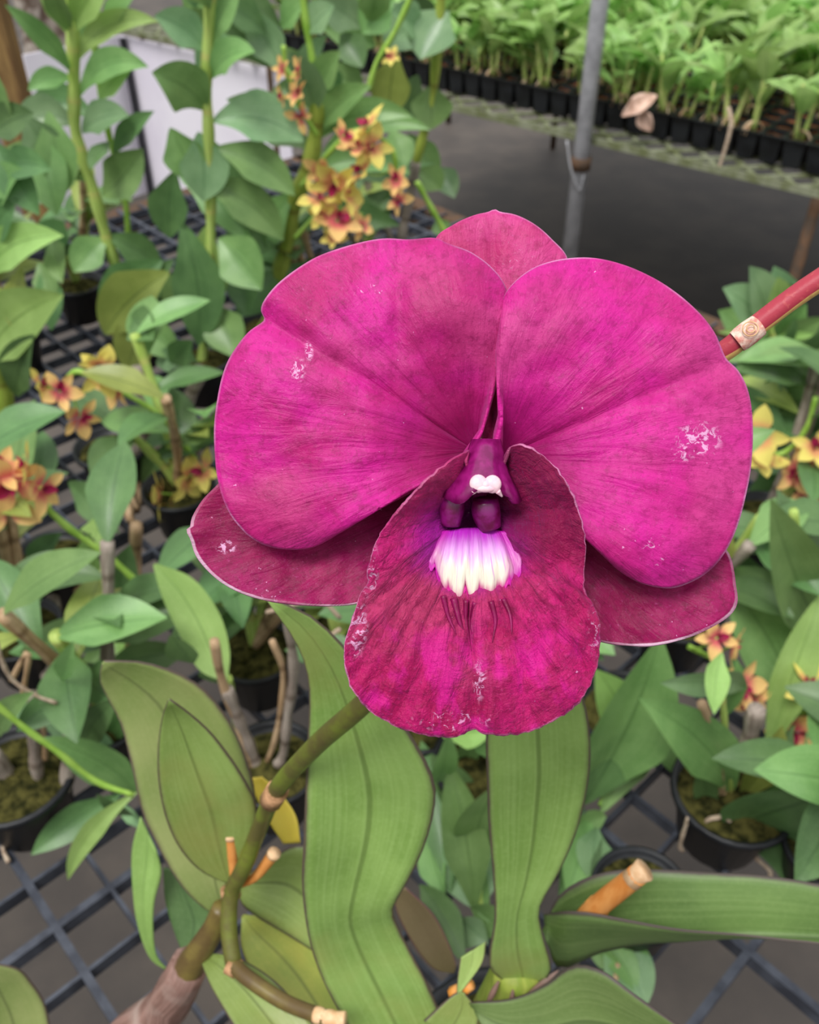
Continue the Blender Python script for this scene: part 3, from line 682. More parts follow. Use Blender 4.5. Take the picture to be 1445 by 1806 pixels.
def VC(px_, py_, y, z0=.617):
    p = V(px_, py_, y)
    return p if p.z > z0 else B(px_, py_, z0)
MATS = {'g': G1, 'd': G2, 'l': G3, 'y': G4, 'b': GB, 'yl': YL}
def plant(label, base, y, canes=(), leaves=(), stalks=(), roots=(), pot=True, pr=.036, ph=.055, cat_='orchid', med=MOSS, name='potted_orchid', jit=.03, dens=.75):
    """base: pixel of the pot centre on the bench; y: distance of the plant's plane"""
    bpnt = B(*base); bpnt = Vector((bpnt.x, bpnt.y, .6))
    t = thing(name, label, cat_, bpnt)
    if pot: pot_mesh(bpnt, pr, ph).build('pot', BLK, t); medium_mesh(bpnt, pr, ph).build('growing_medium', med, t)
    anchor = bpnt+Z*ph*.8
    for c in canes:
        m, r_, pts = c[0], c[1], c[2]; root = c[3] if len(c) > 3 else True
        P = [VC(x, yy, y+(c[4] if len(c) > 4 else 0)) for x, yy in pts]
        if root: P = P + [P[-1].lerp(anchor, .6), anchor+Vector((random.uniform(-.015, .015), random.uniform(-.015, .015), 0))]
        rm = r_*depth(P[0])/FP
        cane(P, rm, {'g': CG, 'y': CY, 'w': CW, 't': CT, 'p': CP, 's': SG, 'r': ROOT, 'b': CBR}[m], t, 'cane' if m != 'r' else 'root', 8, 6)
    extra = []
    for l in leaves:
        if random.random() < dens:
            jx, jy = random.uniform(-45, 45), random.uniform(-35, 45)
            extra.append((l[0]+jx, l[1]+jy, l[2]+jx*1.3+random.uniform(-30, 30), l[3]+jy+random.uniform(-20, 20), l[4]*.9, l[5], random.choice('ggdb'), dict(y=.06)))
    for l in list(leaves)+extra:
        (bx, by, tx, ty, w, arch, m) = l[:7]; kw = l[7] if len(l) > 7 else {}
        dy = kw.get('dy', random.uniform(-jit, jit)); yb = y+kw.get('y', 0)
        P0, P1 = VC(bx, by, yb), VC(tx, ty, yb-.02+dy)
        N = Vector((random.uniform(-.25, .25), -.8, .45)) if 'N' not in kw else Vector(kw['N'])
        tw = kw.get('tw', random.uniform(-.5, .5))
        T0 = (P1-P0).normalized(); sdv = T0.cross(N.normalized())
        bend = kw.get('side', 0)
        # arch is given upwards in the picture
        L = (P1-P0).length; wm = w*1.15*depth(P0)/FP
        mb = MB(); T = T0
        sg = 1 if (sdv.dot(UP) > 0) else -1
        ribbon(P0, P1, wm, arch=0.10, N=N, side=arch*sg, twist=tw, fold=kw.get('fold', .16), mb=mb, taper=kw.get('taper', .5))
        mb.build('leaf', MATS[m], t)
    for s_ in stalks:
        m, r_, pts, fls = s_
        P = [VC(x, yy, y-.065) for x, yy in pts]
        so_ = cane(P, r_*depth(P[0])/FP, {'s': SG, 'y': CY}[m], t, 'flower_stalk', 8, 6)
        for (fx, fy, fr, kd) in fls:
            c = V(fx, fy, y-.08); put_flower(so_, c, fr*random.uniform(.95, 1.5)*depth(c)/FP, kd, roll=random.uniform(0, 6))
            # pedicel
            n_ = min(cat(P, 6), key=lambda q: (q-c).length)
            mb = MB(); mb.tube(cat([n_, (n_+c)/2-Z*.006, c], 4), .0009, 6); mb.build('pedicel', SG, so_)
    for pts in roots:
        P = [VC(x, yy, y-.02, .605) for x, yy in pts]; cane(P, 4*depth(P[0])/FP, ROOT, t, 'root', 7, 5)
    return t
def Y(px_, py_): return B(px_, py_).y
U = dict
plant('tall leafy orchid with a bright green tip, tallest at the upper left', (245, 640), Y(245, 640),
  canes=[('g', 12, [(126, -60), (129, 60), (131, 150), (134, 235), (163, 330), (188, 420), (214, 500)]), ('s', 6, [(165, 60), (178, 170), (200, 270), (222, 360)], True, .03)], dens=.12,
  leaves=[(127, 130, 8, 8, 34, .15, 'g'), (130, 118, 280, 38, 40, .28, 'l'), (129, 60, 92, -50, 40, .1, 'g'), (129, 60, 205, -60, 54, .1, 'l'), (129, 40, 160, -70, 50, 0, 'l'), (128, 70, 60, -60, 44, .1, 'l'),
   (130, 140, 50, 160, 34, .25, 'g'), (140, 172, 262, 118, 46, .3, 'g'), (134, 220, 30, 232, 62, .4, 'b'), (145, 235, 228, 205, 50, .2, 'b'), (162, 322, 34, 350, 38, .45, 'g'), (160, 318, -20, 330, 44, .35, 'l'),
   (180, 345, 252, 262, 66, -.1, 'g'), (200, 275, 272, 196, 32, .1, 'd'), (150, 270, 92, 350, 50, .1, 'g'), (175, 180, 235, 115, 40, .1, 'l'), (190, 420, 130, 480, 56, .1, 'g'), (188, 415, 285, 470, 50, .1, 'd'), (215, 500, 300, 560, 60, .1, 'd'),
   (182, 60, 240, -10, 40, .1, 'g'), (195, 250, 160, 300, 30, .1, 'd'), (120, 430, 60, 400, 50, .1, 'd')])
plant('orchid with broad drooping leaves and one pale upright leaf behind the left petal', (365, 700), Y(365, 700), dens=.3,
  canes=[('g', 11, [(372, -60), (368, 60), (364, 150), (368, 230), (372, 400), (366, 560)])],
  leaves=[(364, 92, 272, 28, 56, .2, 'b'), (368, 90, 425, -30, 46, .1, 'g'), (362, 196, 268, 128, 76, .22, 'g', U(N=(0, -1, .3))), (372, 140, 450, 92, 50, .25, 'g'), (374, 215, 535, 250, 80, .28, 'b', U(N=(0, -.8, .6))),
   (376, 262, 520, 345, 62, .2, 'g'), (350, 232, 358, 355, 78, .1, 'b'), (352, 320, 500, 425, 66, .22, 'g'), (300, 225, 345, 320, 66, .05, 'g'), (366, 396, 370, 545, 78, .04, 'l', U(N=(0, -1, .25), tw=0)), (320, 390, 350, 610, 84, .12, 'd'),
   (385, 420, 462, 512, 80, .12, 'g'), (310, 300, 300, 420, 64, .1, 'd'), (300, 480, 185, 590, 90, .12, 'y', U(N=(0, -.9, .5))), (270, 555, 225, 655, 70, .1, 'y'), (380, 540, 412, 630, 70, .1, 'g'), (330, 560, 440, 620, 60, .1, 'd'), (290, 600, 340, 690, 50, .1, 'd'),
   (368, 20, 320, -60, 40, .1, 'g'), (366, 240, 470, 440, 56, .05, 'd', U(y=.05)), (350, 470, 300, 560, 60, .05, 'g', U(y=.05))])
plant('orchid with a thick yellow-green cane and small yellow and maroon flowers, centre top', (480, 640), Y(480, 640),
  canes=[('y', 15, [(562, 175), (556, 240), (545, 290), (522, 350), (510, 410), (494, 480)]), ('s', 7, [(528, -60), (540, 40), (552, 110), (562, 180)], False)],
  leaves=[(560, 235, 655, 152, 44, .18, 'g'), (562, 246, 728, 206, 42, .28, 'g'), (540, 312, 724, 306, 44, .28, 'g'), (522, 402, 705, 398, 52, .2, 'd'), (545, 262, 400, 175, 70, .1, 'b'), (556, 200, 510, 90, 60, .1, 'b'), (500, 130, 430, 20, 56, .1, 'b'),
   (520, 340, 440, 460, 70, .1, 'g'), (500, 470, 570, 520, 60, .1, 'd'), (495, 480, 420, 560, 60, .1, 'd'), (560, 170, 600, 90, 46, .1, 'g'), (540, 60, 590, 10, 50, .1, 'b'), (556, 190, 480, 160, 50, .2, 'g'), (470, 60, 380, 0, 50, .1, 'd')],
  stalks=[('s', 4, [(560, 240), (530, 190), (505, 120), (500, 80)], [(500, 120, 24, 1), (530, 125, 22, 1), (525, 165, 26, 1), (500, 170, 22, 1), (532, 205, 24, 3)]),
          ('s', 4, [(530, 330), (580, 270), (630, 230), (690, 260), (700, 330)], [(652, 222, 30, 0), (655, 258, 34, 0), (605, 240, 26, 1), (628, 262, 30, 1), (640, 305, 36, 0), (590, 320, 38, 0), (570, 300, 30, 1), (700, 318, 34, 1), (700, 352, 30, 3), (610, 340, 34, 0)]),
          ('s', 4, [(520, 420), (560, 380), (600, 370), (640, 380)], [(595, 390, 40, 1), (640, 400, 28, 1), (590, 420, 26, 2), (560, 350, 30, 0), (566, 380, 28, 0)])])
plant('slim orchid with small shield-shaped leaves near the aisle', (700, 520), Y(700, 540),
  canes=[('y', 9, [(782, -60), (775, 40), (769, 110), (762, 180), (745, 245), (733, 290)], False), ('w', 9, [(734, 285), (722, 350), (710, 410)]), ('w', 7, [(640, 210), (650, 330), (690, 420)])],
  leaves=[(792, 20, 742, 105, 84, .12, 'b'), (764, 148, 762, 228, 66, .04, 'g', U(N=(0, -1, .2), tw=0)), (700, 92, 686, 205, 66, .05, 'y', U(tw=0)), (695, 0, 640, 60, 60, .1, 'g'), (690, 230, 712, 300, 50, .05, 'g'), (735, 300, 778, 335, 44, .15, 'g'),
   (745, 60, 690, 20, 54, .1, 'b'), (640, 50, 560, 0, 60, .1, 'b'), (650, 40, 660, -40, 50, .1, 'g'), (640, 160, 580, 130, 50, .1, 'g'), (690, 330, 640, 420, 50, .1, 'd'), (600, 60, 640, 120, 50, .1, 'd'), (772, 385, 785, 415, 30, 0, 'g')],
  stalks=[('s', 5, [(735, 320), (760, 365), (782, 405), (800, 450)], []), ('s', 5, [(650, 160), (665, 110), (700, 50), (740, -40)], [(690, 100, 18, 0)])])
plant('orchid with large pointed leaves cut by the left edge of the photo', (-40, 800), Y(-40, 800), dens=.4,
  canes=[('y', 18, [(-30, 560), (-5, 640), (8, 720), (18, 790)])],
  leaves=[(-30, 500, 112, 416, 60, .22, 'l'), (-30, 650, 112, 520, 92, .14, 'l', U(N=(0, -.9, .5))), (40, 470, 35, 590, 50, .1, 'y'), (-20, 240, 60, 200, 56, .1, 'd'), (-10, 250, 70, 380, 66, .05, 'd'), (-20, 90, 22, 230, 50, .1, 'g'), (0, 300, 90, 300, 50, .15, 'd'), (-20, 360, 40, 300, 60, .1, 'g'), (60, 230, 100, 380, 70, .05, 'g', U(y=.06)), (40, 200, 100, 290, 60, .05, 'b', U(y=.05)),
   (30, 700, 60, 590, 60, .06, 'd'), (20, 880, 62, 705, 74, .06, 'g'), (60, 880, 75, 760, 60, .05, 'd'), (-20, 440, 30, 350, 50, .1, 'd'), (90, 420, 110, 500, 46, .1, 'g')])
plant('flowering orchid with yellow and pink blooms on a bent stalk, left of the big bloom', (215, 860), Y(215, 860),
  canes=[('w', 14, [(238, 650), (262, 720), (245, 790), (225, 850)], False), ('t', 8, [(250, 800), (242, 850), (240, 900)], True), ('t', 8, [(216, 820), (220, 880), (232, 920)], True), ('w', 13, [(355, 650), (325, 720), (285, 780)], True)],
  leaves=[(300, 790, 250, 850, 50, .1, 'g'), (180, 900, 150, 990, 50, .1, 'l'), (120, 850, 210, 940, 50, .1, 'd'), (230, 560, 270, 600, 60, .1, 'd'), (300, 640, 340, 600, 40, 0, 'd')],
  stalks=[('s', 5, [(345, 810), (290, 740), (240, 705), (190, 680), (140, 655), (120, 665)], [(70, 678, 34, 0), (105, 690, 40, 1), (180, 655, 38, 0), (205, 680, 42, 1), (140, 735, 40, 1), (170, 640, 30, 0)]),
          ('s', 4, [(345, 880), (330, 850), (345, 820), (370, 830)], [(285, 870, 46, 2), (330, 845, 40, 0), (360, 830, 34, 2), (300, 890, 30, 0)])])
tE = plant('orchid with a long straight bright green flower stalk across the lower left', (120, 1060), Y(120, 1060),
  canes=[('t', 11, [(240, 925), (240, 1000), (238, 1080), (236, 1150)]), ('t', 5, [(38, 900), (28, 960), (0, 1060)], False), ('w', 12, [(40, 1080), (70, 1150), (90, 1200)])],
  leaves=[(-20, 1100, 180, 1010, 26, .2, 'd'), (120, 1215, 262, 1066, 40, .05, 'g'), (190, 1060, 160, 940, 56, .05, 'l'), (200, 1100, 230, 960, 60, .05, 'd'), (150, 1120, -10, 1190, 34, .2, 'g'), (60, 1010, 110, 940, 40, .1, 'd'), (180, 1180, 330, 1150, 60, .1, 'd', U(y=.04)), (210, 1170, 200, 1060, 60, .05, 'l')],
  stalks=[('s', 6, [(300, 1080), (240, 1025), (190, 980), (120, 930), (60, 875), (30, 850)], [(20, 850, 56, 1), (50, 820, 40, 0), (70, 860, 46, 1), (10, 890, 46, 3), (0, 830, 44, 1)])])
edges_leaf([(402, 1204), (350, 1180), (312, 1110), (285, 1050), (270, 998)], [(402, 1200), (405, 1145), (386, 1080), (340, 1020), (274, 993)], .60, .06).build('leaf', G3, tE)
cane([W(402, 1196, .602), B(420, 1290, .61)], .003, CG, tE)
plant('orchid with pale papery old canes and mossy roots at the lower left', (60, 1440), Y(60, 1440), pr=.040,
  canes=[('w', 19, [(-20, 1330), (30, 1385), (72, 1440)], False), ('w', 14, [(150, 1225), (125, 1300), (112, 1400)], True), ('w', 12, [(60, 1225), (62, 1330), (70, 1400)], True), ('t', 5, [(70, 1220), (76, 1280), (80, 1340)], False), ('t', 5, [(20, 1200), (50, 1150), (40, 1230)], False)],
  leaves=[(240, 1400, 78, 1300, 66, .18, 'g', U(y=-.02)), (215, 1400, 55, 1508, 52, .12, 'd'), (245, 1395, 120, 1552, 34, .2, 'l', U(y=-.03)), (130, 1220, 30, 1290, 50, .1, 'd'), (150, 1320, 210, 1230, 50, .1, 'd'), (240, 1440, 170, 1400, 30, .1, 'd'), (110, 1200, 130, 1130, 30, 0, 'g'), (0, 1300, 60, 1220, 40, .1, 'g')],
  stalks=[('s', 6, [(-20, 1232), (45, 1285), (100, 1325), (170, 1378), (235, 1402)], [])],
  roots=[[(-10, 1120), (15, 1190), (60, 1225), (100, 1240)], [(20, 1430), (5, 1490), (15, 1520)], [(85, 1440), (125, 1480), (130, 1520)]])
plant('old leafless orchid with bare tan canes just right of the olive leaf', (490, 1420), Y(490, 1420), pr=.034,
  canes=[('t', 9, [(378, 1130), (392, 1200), (425, 1290), (452, 1360)], False), ('w', 11, [(400, 1215), (430, 1290), (455, 1350)], True), ('w', 10, [(508, 1085), (518, 1180), (508, 1260), (500, 1330)], True), ('t', 6, [(480, 1130), (500, 1190)], True)],
  leaves=[(340, 1170, 300, 1120, 50, .05, 'd')],
  roots=[[(470, 1080), (560, 1060), (600, 1090)], [(520, 1100), (560, 1130), (600, 1110)]])
# middle bottom
plant('young orchid with upright pointed leaves between the two broad front leaves', (850, 1420), Y(850, 1470),
  canes=[('g', 8, [(835, 1480), (838, 1560), (845, 1600)])],
  leaves=[(836, 1605, 792, 1345, 76, .06, 'g', U(N=(0, -1, .2), fold=.3, tw=0)), (850, 1600, 862, 1470, 46, -.05, 'b'), (828, 1560, 795, 1440, 60, .05, 'b'), (830, 1600, 760, 1470, 70, .1, 'b'), (850, 1500, 880, 1380, 70, .1, 'g'), (780, 1300, 870, 1290, 50, .12, 'l'),
          (770, 1380, 790, 1290, 40, 0, 'g'), (820, 1700, 740, 1560, 60, .1, 'd'), (900, 1650, 830, 1600, 60, .1, 'g'), (830, 1450, 760, 1330, 60, .1, 'd', U(y=.04)), (880, 1350, 840, 1250, 60, .1, 'g')])
plant('orchid with a tall light green blade at the right of the lip', (1090, 1330), Y(1090, 1370),
  canes=[('s', 5, [(1135, 1200), (1115, 1290), (1080, 1370), (1060, 1420)], False)],
  leaves=[(1035, 1400, 1165, 1120, 120, -.05, 'g', U(N=(0, -1, .3), fold=.25, tw=.1)), (1030, 1420, 1130, 1240, 80, .02, 'd'), (1055, 1460, 1050, 1560, 60, .1, 'b'), (1010, 1460, 1070, 1440, 40, .1, 'g'), (1040, 1440, 1000, 1580, 60, 0, 'g'), (1100, 1300, 1050, 1180, 70, .1, 'l'), (985, 1580, 1010, 1480, 50, 0, 'd')])
plant('orchid with a wide arching leaf and gnarled roots in a mossy pot, lower right', (1265, 1470), Y(1265, 1470), pr=.040,
  canes=[('t', 9, [(1238, 1240), (1262, 1310), (1276, 1400), (1280, 1440)], True), ('w', 16, [(1335, 1250), (1315, 1330)], False), ('t', 9, [(1272, 1380), (1262, 1430), (1270, 1470)], True), ('w', 10, [(1420, 1340), (1370, 1410)], True), ('g', 6, [(1272, 1190), (1280, 1290), (1290, 1390)], True)],
  leaves=[(1290, 1400, 1128, 1232, 84, .14, 'g', U(N=(0, -.9, .5))), (1235, 1320, 1240, 1440, 40, .05, 'd'), (1297, 1415, 1380, 1280, 60, -.05, 'y'), (1285, 1215, 1165, 1205, 44, .12, 'b'), (1275, 1150, 1260, 1260, 40, .1, 'l'),
          (1300, 1460, 1470, 1400, 130, .1, 'd', U(N=(0, -.7, .8))), (1310, 1480, 1480, 1520, 110, .12, 'd', U(N=(0, -.6, .9))), (1320, 1430, 1470, 1340, 60, .1, 'g'), (1450, 1350, 1425, 1400, 46, 0, 'yl')],
  roots=[[(1275, 1440), (1245, 1450), (1250, 1490), (1262, 1505)], [(1280, 1440), (1300, 1470), (1290, 1520)], [(1330, 1510), (1360, 1540), (1340, 1560)], [(1215, 1440), (1200, 1490), (1205, 1500)]])
plant('orchid with long striped strap leaves and red and yellow flowers, right edge', (1400, 1120), Y(1400, 1180),
  canes=[('g', 8, [(1400, 900), (1408, 1000), (1410, 1100)], True), ('w', 12, [(1395, 960), (1420, 1060)], False)],
  leaves=[(1455, 1120, 1360, 880, 92, -.06, 'g', U(fold=.25)), (1400, 1235, 1285, 1030, 100, .1, 'g', U(N=(0, -1, .3), fold=.22, tw=.2)), (1350, 1340, 1455, 1040, 64, .05, 'l'), (1420, 1330, 1480, 1100, 60, .05, 'g'), (1440, 1300, 1380, 1180, 60, .1, 'd'), (1330, 1270, 1290, 1160, 40, 0, 'd'), (1390, 1080, 1300, 1000, 50, .1, 'd', U(y=.05))],
  stalks=[('s', 5, [(1215, 1140), (1260, 1165), (1310, 1205), (1365, 1240), (1400, 1260)], [(1265, 1125, 40, 3), (1290, 1140, 34, 1), (1310, 1210, 38, 1), (1330, 1240, 34, 3), (1400, 1290, 44, 1), (1440, 1250, 42, 0), (1425, 1210, 40, 0), (1440, 1300, 40, 1), (1385, 1275, 30, 3)])])
plant('leafy orchid with yellow and orange flowers beside the right petal', (1420, 900), Y(1420, 900),
  canes=[('g', 8, [(1406, 640), (1412, 720), (1420, 790)], True)],
  leaves=[(1335, 730, 1440, 668, 66, .2, 'g'), (1350, 800, 1432, 700, 80, .1, 'g', U(N=(0, -1, .4))), (1400, 780, 1330, 830, 60, .05, 'd'), (1365, 890, 1400, 820, 60, .05, 'g'), (1420, 730, 1360, 640, 60, .1, 'b'), (1400, 620, 1470, 560, 50, .1, 'd'), (1395, 840, 1320, 900, 60, .05, 'd'), (1330, 960, 1420, 900, 60, .05, 'd'),
          (1440, 700, 1400, 600, 50, .05, 'g'), (1400, 860, 1470, 800, 60, .1, 'g'), (1340, 700, 1320, 660, 50, 0, 'g'), (1350, 660, 1460, 620, 40, .15, 'l')],
  stalks=[('s', 5, [(1440, 700), (1420, 760), (1380, 800), (1340, 790)], [(1340, 770, 40, 0), (1345, 810, 44, 2), (1400, 835, 44, 1), (1440, 820, 44, 1), (1425, 860, 36, 3), (1440, 790, 34, 0)])])
plant('small bright-leaved orchid standing at the bench edge under the red stalk', (1370, 720), Y(1370, 720),
  canes=[('g', 7, [(1350, 560), (1372, 620), (1390, 690)], True)],
  leaves=[(1352, 580, 1275, 508, 60, .12, 'b'), (1355, 575, 1322, 470, 60, .05, 'b'), (1362, 580, 1372, 488, 50, .05, 'l'), (1350, 592, 1265, 586, 12, .05, 'l'), (1360, 600, 1445, 592, 14, .1, 'l'), (1390, 680, 1460, 555, 60, .06, 'l'), (1370, 610, 1460, 560, 40, .1, 'g'), (1340, 640, 1400, 560, 40, .1, 'd'), (1375, 630, 1350, 700, 60, 0, 'd'), (1380, 660, 1330, 640, 40, 0, 'g'), (1345, 610, 1280, 640, 30, .1, 'g')])
plant('small orchid with a glossy curled leaf on the grid beneath the front leaves', (1110, 1640), Y(1110, 1640), pot=True, pr=.03, ph=.05,
  canes=[('t', 6, [(1090, 1700), (1085, 1730)], False)],
  leaves=[(1062, 1660, 1140, 1775, 80, .14, 'b', U(N=(.2, -.6, .9))), (1070, 1650, 1155, 1730, 50, .14, 'g'), (1060, 1670, 1010, 1620, 40, 0, 'd')])
# filler orchids deeper in the rows
rnd = random.Random(31)
FILL = [((462, 1215), 'mossy pot with a sparse orchid just below the left sepal'), ((40, 650), 'low dark-leaved orchid behind the left flowers'), ((150, 560), 'low orchid in the shade of the tallest cane'), ((560, 600), 'orchid half hidden behind the left petal top'),
        ((640, 520), 'narrow-leaved orchid behind the small flowers'), ((330, 930), 'low orchid beside the left sepal tip'), ((60, 1180), 'crowded low orchid at the left edge above the papery canes'),
        ((200, 1330), 'dark orchid behind the olive leaf'), ((620, 1180), 'orchid under the lip, mostly hidden'), ((1180, 1150), 'orchid behind the right sepal'), ((1330, 980), 'dark orchid behind the strap leaves at right'),
        ((1440, 1560), 'broad dark orchid in the lower right corner'), ((950, 1200), 'orchid hidden behind the right broad leaf'), ((740, 1330), 'orchid in the gap under the lip')]
for (bs, lb) in FILL:
    bq = B(*bs); t = thing('potted_orchid', lb, 'orchid', bq)
    pot_mesh(bq, .034, .052).build('pot', BLK, t); medium_mesh(bq, .034, .052).build('growing_medium', MOSS, t)
    for c in range(4):
        a = rnd.uniform(0, 6.3); hgt = rnd.uniform(.06, .15)
        p0 = bq+Z*.055; p1 = p0+Vector((math.cos(a)*.04, math.sin(a)*.04, hgt))
        cane([p0, (p0+p1)/2+Vector((.004, 0, 0)), p1], .0045, rnd.choice((CW, CT, CG)), t)
        for k_ in range(4):
            q = p0.lerp(p1, .45+.18*k_); aa = rnd.uniform(0, 6.3)
            tip = q+Vector((math.cos(aa)*.07, math.sin(aa)*.07, rnd.uniform(-.01, .05)))
            ribbon(q, tip, rnd.uniform(.024, .038), arch=.2, N=Vector((0, -.3, 1)), twist=rnd.uniform(-.5, .5)).build('leaf', rnd.choice((G1, G2, G2, G4)), t)

# ------------------------------------------------------------------ plug trays and seedlings on the far bench
TW, TD, TH = .54, .28, .052
def tray_meshes():
    mb = MB(); nx, ny = 12, 6; cx, cy = TW/nx, TD/ny
    for i in range(nx):
        for j in range(ny):
            x, y = (i+.5)*cx, (j+.5)*cy; rows = []; uvs = []
            for (z, h) in ((0, .33), (TH, .455), (TH, .40), (.004, .27)):
                rows.append([Vector((x+sx*cx*h, y+sy*cy*h, z)) for sx, sy in ((-1, -1), (1, -1), (1, 1), (-1, 1))]); uvs.append([(0, 0)]*4)
            mb.grid(rows, uvs, 0, True); 
    for j in range(ny+1): mb.box((TW/2, j*cy, TH-.001), (TW/2, .0028, .0012))
    for i in range(nx+1): mb.box((i*cx, TD/2, TH-.001), (.0028, TD/2, .0012))
    a = mb.mesh('cell_grid', BLK)
    for p in a.polygons: p.use_smooth = False
    m2 = MB()
    for i in range(nx):
        for j in range(ny):
            x, y = (i+.5)*cx, (j+.5)*cy; g = 3; rows = []
            for u in range(g+1):
                rows.append([Vector((x+cx*.4*(2*u/g-1), y+cy*.4*(2*w/g-1), TH-.006+.008*noise.noise(Vector((i*3+u*.9, j*3+w*.9, 1))))) for w in range(g+1)])
            m2.grid(rows, [[(0, 0)]*(g+1)]*(g+1))
    return a, m2.mesh('growing_medium', BARK)
tA, tB = tray_meshes()
ang = math.atan2(EX.y, EX.x)
def tray_at(x, y, label):
    p = fb(x, y, .004); o = thing('seedling_tray', label, 'tray', p, 'black plug trays on the far bench'); o.rotation_euler = (0, 0, ang)
    for nm, me in (('cell_grid', tA), ('growing_medium', tB)):
        c = bpy.data.objects.new(nm, me); COL.objects.link(c); c.parent = o
rows_y = [.062+.286*r_ for r_ in range(6)]
_P = ['beside the steel pole', 'left of the pole', 'at the right edge of the photo', 'far left above the white sheet', 'left part of the bench', 'outermost right']
cols_x = [-2.10+.548*c for c in range(6)]
ords = ['front', 'second', 'third', 'fourth', 'fifth', 'backmost']
cn = ['above the white sheet', 'behind the tall cane', 'behind the shield-leaved orchid', 'just left of the pole', 'just right of the pole', 'at the right edge']
for r_, yy in enumerate(rows_y):
    for c_, xx in enumerate(cols_x):
        if xx < xr[0]: continue
        tray_at(xx, yy, 'black plug tray of seedlings in the %s row, %s' % (ords[r_], cn[c_]))
# seedlings
def seedling(seed):
    rnd = random.Random(seed); mb = MB(); st = MB()
    for s_ in range(rnd.choice((2, 3))):
        a = rnd.uniform(0, 6.3); h = rnd.uniform(.05, .085)
        b0 = Vector((math.cos(a)*.006, math.sin(a)*.006, -.002)); b1 = b0+Vector((math.cos(a)*.014, math.sin(a)*.014, h))
        st.tube(resample([b0, b1], 4), lambda t: .0040-.0018*t, 6, mi=0)
        for k_ in range(3):
            f = .45+.26*k_; q = b0.lerp(b1, min(1, f)); aa = rnd.uniform(0, 6.3)
            L = rnd.uniform(.055, .085)
            el = rnd.uniform(.2, 1.0)
            tip = q+Vector((math.cos(aa)*math.cos(el)*L, math.sin(aa)*math.cos(el)*L, math.sin(el)*L))
            ribbon(q, tip, rnd.uniform(.022, .034), arch=.2, N=Vector((math.cos(aa)*-.3, -.3, 1)), nl=7, nw=4, twist=rnd.uniform(-.6, .6), mb=mb)
    rt = MB()
    for k_ in range(5):
        a = rnd.uniform(0, 6.3); rt.tube(cat([Vector((0, 0, .014)), Vector((math.cos(a)*.010, math.sin(a)*.010, .010)), Vector((math.cos(a)*.017, math.sin(a)*.017, -.002))], 3), .0012, 5)
    return mb, st, rt
SGRN = leaf_mat('seedling_leaf', (128, 174, 72), (158, 200, 98), (196, 224, 142), midc=(96, 140, 58), trans=.35, rough=.38)
SSTM = simple('seedling_stem', (150, 180, 84), (196, 200, 130), 90, .5, .3, .1)
SROOT = simple('seedling_root', (196, 160, 124), (222, 198, 168), 90, .8, .1, .3)
kinds = []
for sd_ in range(10):
    a, b_, c = seedling(100+sd_); kinds.append((a.mesh('foliage', SGRN), b_.mesh('stem', SSTM), c.mesh('roots', SROOT), a, b_, c))
rnd = random.Random(5)
spots = []
cx, cy = TW/12, TD/6
for r_, yy in enumerate(rows_y):
    for c_, xx in enumerate(cols_x):
        if xx < xr[0]: continue
        for i in range(12):
            for j in range(6):
                if rnd.random() < .55:
                    spots.append((xx+(i+.5)*cx, yy+(j+.5)*cy))
vis = []
for (x, y) in spots:
    p = fb(x, y, .004+TH-.006); r_ = p-CAM; d = r_.dot(FW); sxp = 722.5+FP*r_.dot(RT)/d; syp = 903-FP*r_.dot(UP)/d
    if -120 < sxp < 1560 and syp > -260: vis.append((d + (.9 if sxp < 560 else 0), p, sxp, syp))
vis.sort(key=lambda v: v[0])
print('seedlings', len(vis))
near_, rest = vis[:290], vis[290:]
ROWS = {}
for q_ in near_:
    key = round((q_[1]-FO).dot(EY)/cy*1.0); ROWS.setdefault(key, []).append(q_)
def nth(n): return '%d%s' % (n, 'th' if 10 <= n % 100 <= 20 else {1: 'st', 2: 'nd', 3: 'rd'}.get(n % 10, 'th'))
for rn, key in enumerate(sorted(ROWS)):
    rr_ = sorted(ROWS[key], key=lambda q_: (q_[1]-FO).dot(EX))
    rt_ = [q_ for q_ in rr_ if (q_[1]-FO).dot(EX) >= 0]; lf_ = [q_ for q_ in rr_ if (q_[1]-FO).dot(EX) < 0][::-1]
    for lst, sd_ in ((lf_, 'left'), (rt_, 'right')):
        for n_, (d, p, sxp, syp) in enumerate(lst):
            k_ = rnd.randrange(10)
            o = thing('orchid_seedling', '%s green seedling %s of the pole, %s row of plugs from the aisle' % (nth(n_+1), sd_, nth(rn+1)), 'seedling', p, 'orchid seedlings in the black plug trays')
            o.rotation_euler = (0, 0, rnd.uniform(0, 6.3)); sc = rnd.uniform(1.0, 1.4); o.scale = (sc, sc, sc)
            for q, nm in enumerate(('foliage', 'stem', 'roots')):
                c = bpy.data.objects.new(nm, kinds[k_][q]); COL.objects.link(c); c.parent = o
mb = MB()
for (d, p, sxp, syp) in rest:
    k_ = rnd.randrange(10); M_ = Matrix.Translation(p) @ Matrix.Rotation(rnd.uniform(0, 6.3), 4, 'Z') @ Matrix.Scale(rnd.uniform(.9, 1.3), 4)
    for q in (3, 4):
        src = kinds[k_][q]; o_ = len(mb.v)
        mb.v += [tuple(M_ @ Vector(v)) for v in src.v]; mb.uv += src.uv; mb.f += [tuple(o_+i for i in f) for f in src.f]; mb.m += [q-3]*len(src.f)
ms = mb.build('orchid_seedlings', [SGRN, SSTM]); ms['kind'] = 'stuff'; ms['label'] = 'mass of green orchid seedlings filling the rearmost trays'; ms['category'] = 'seedlings'
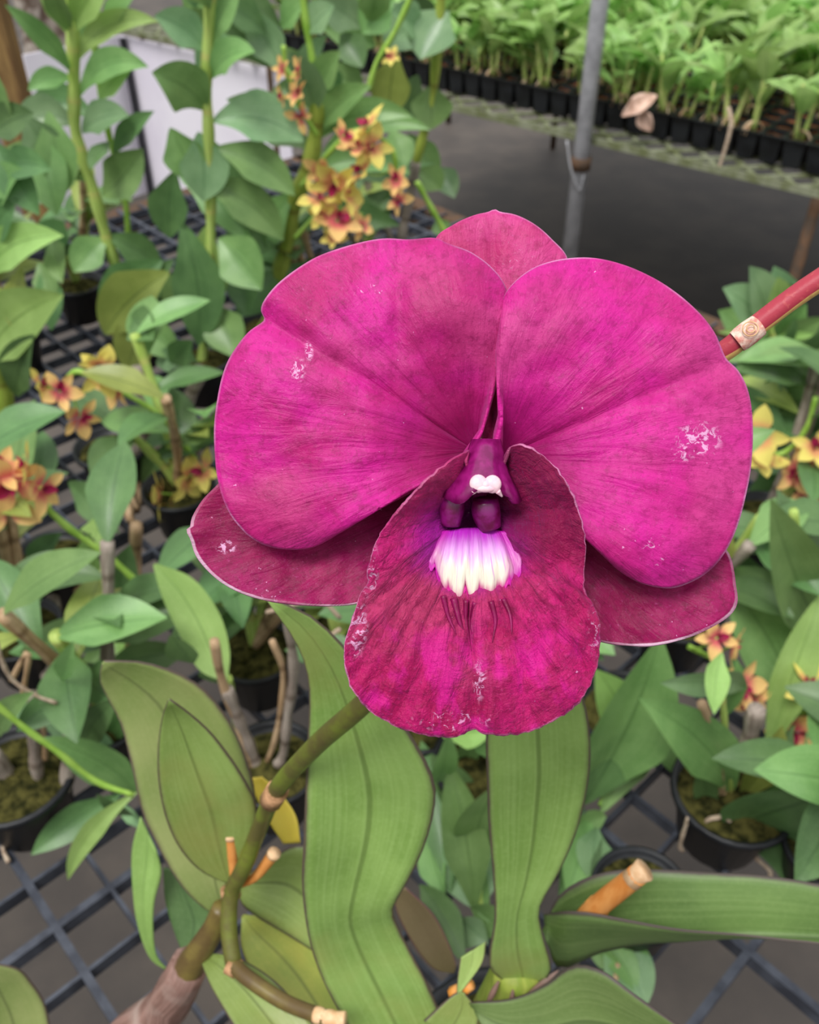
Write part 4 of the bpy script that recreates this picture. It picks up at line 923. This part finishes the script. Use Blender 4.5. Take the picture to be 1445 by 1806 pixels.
# dried petal and hanging root at the tray edge
yq = fb(.12, .055).y
mb = MB(); yq = V(1140, 200, fb(.13, .04).y).y
ribbon(V(1096, 205, yq), V(1160, 168, yq+.01), .038*1.0, arch=.25, N=Vector((.2, -.7, .6)), mb=mb, fold=.3, twist=.8); ribbon(V(1125, 190, yq-.004), V(1150, 232, yq-.01), .034, arch=.1, N=Vector((-.3, -.9, .2)), mb=mb, fold=.3, twist=-.6)
tag(mb.build('fallen_petal', DEADP, solid=.0012), 'crumpled beige dried leaf caught on the tray edge right of the pole', 'dried leaf')
yr = fb(.29, .03).y
mb = MB(); mb.tube(resample(cat([V(1285, 190, yr+.012), V(1290, 215, yr-.004), V(1283, 250, yr-.012), V(1268, 298, yr-.014)], 6), 14), lambda t: .0042-.001*t, 8)
tag(mb.build('hanging_root', ROOT), 'single pale dry root dangling over the front of the seedling tray', 'root')
# upper left corner: wooden post and mottled stone block
yl = V(10, 60, wl_.y+.15)
mb = MB(); mb.box((yl.x-.03, yl.y, .62), (.045, .04, .62)); o = mb.build('wooden_post', WOODM, flat=True); tag(o, 'weathered tan wooden post in the upper left corner', 'post')
m0 = bpy.data.meshes.new('stone_block')
bm = bmesh.new(); bmesh.ops.create_icosphere(bm, subdivisions=5, radius=1)
cc = V(75, 60, wl_.y+.35)
for v in bm.verts:
    q = v.co.copy(); n_ = noise.noise(q*2.2)*.25+noise.noise(q*6)*.08
    sq_ = max(abs(q.x), abs(q.y), abs(q.z)); q = q/(sq_**.5)
    v.co = Vector((cc.x+q.x*.085*(1+n_), cc.y+.1+q.y*.1*(1+n_), .60+q.z*.52*(1+n_*.15)))
bm.to_mesh(m0); bm.free(); m0.materials.append(STONE); m0.uv_layers.new(name='UVMap')
for p in m0.polygons: p.use_smooth = True
zmin = min(v.co.z for v in m0.vertices)
for v in m0.vertices: v.co.z -= max(0, zmin) if zmin > 0 else zmin
tag(link('stone_pillar', m0), 'mottled pale grey and brown stone pillar beside the wooden post', 'pillar')
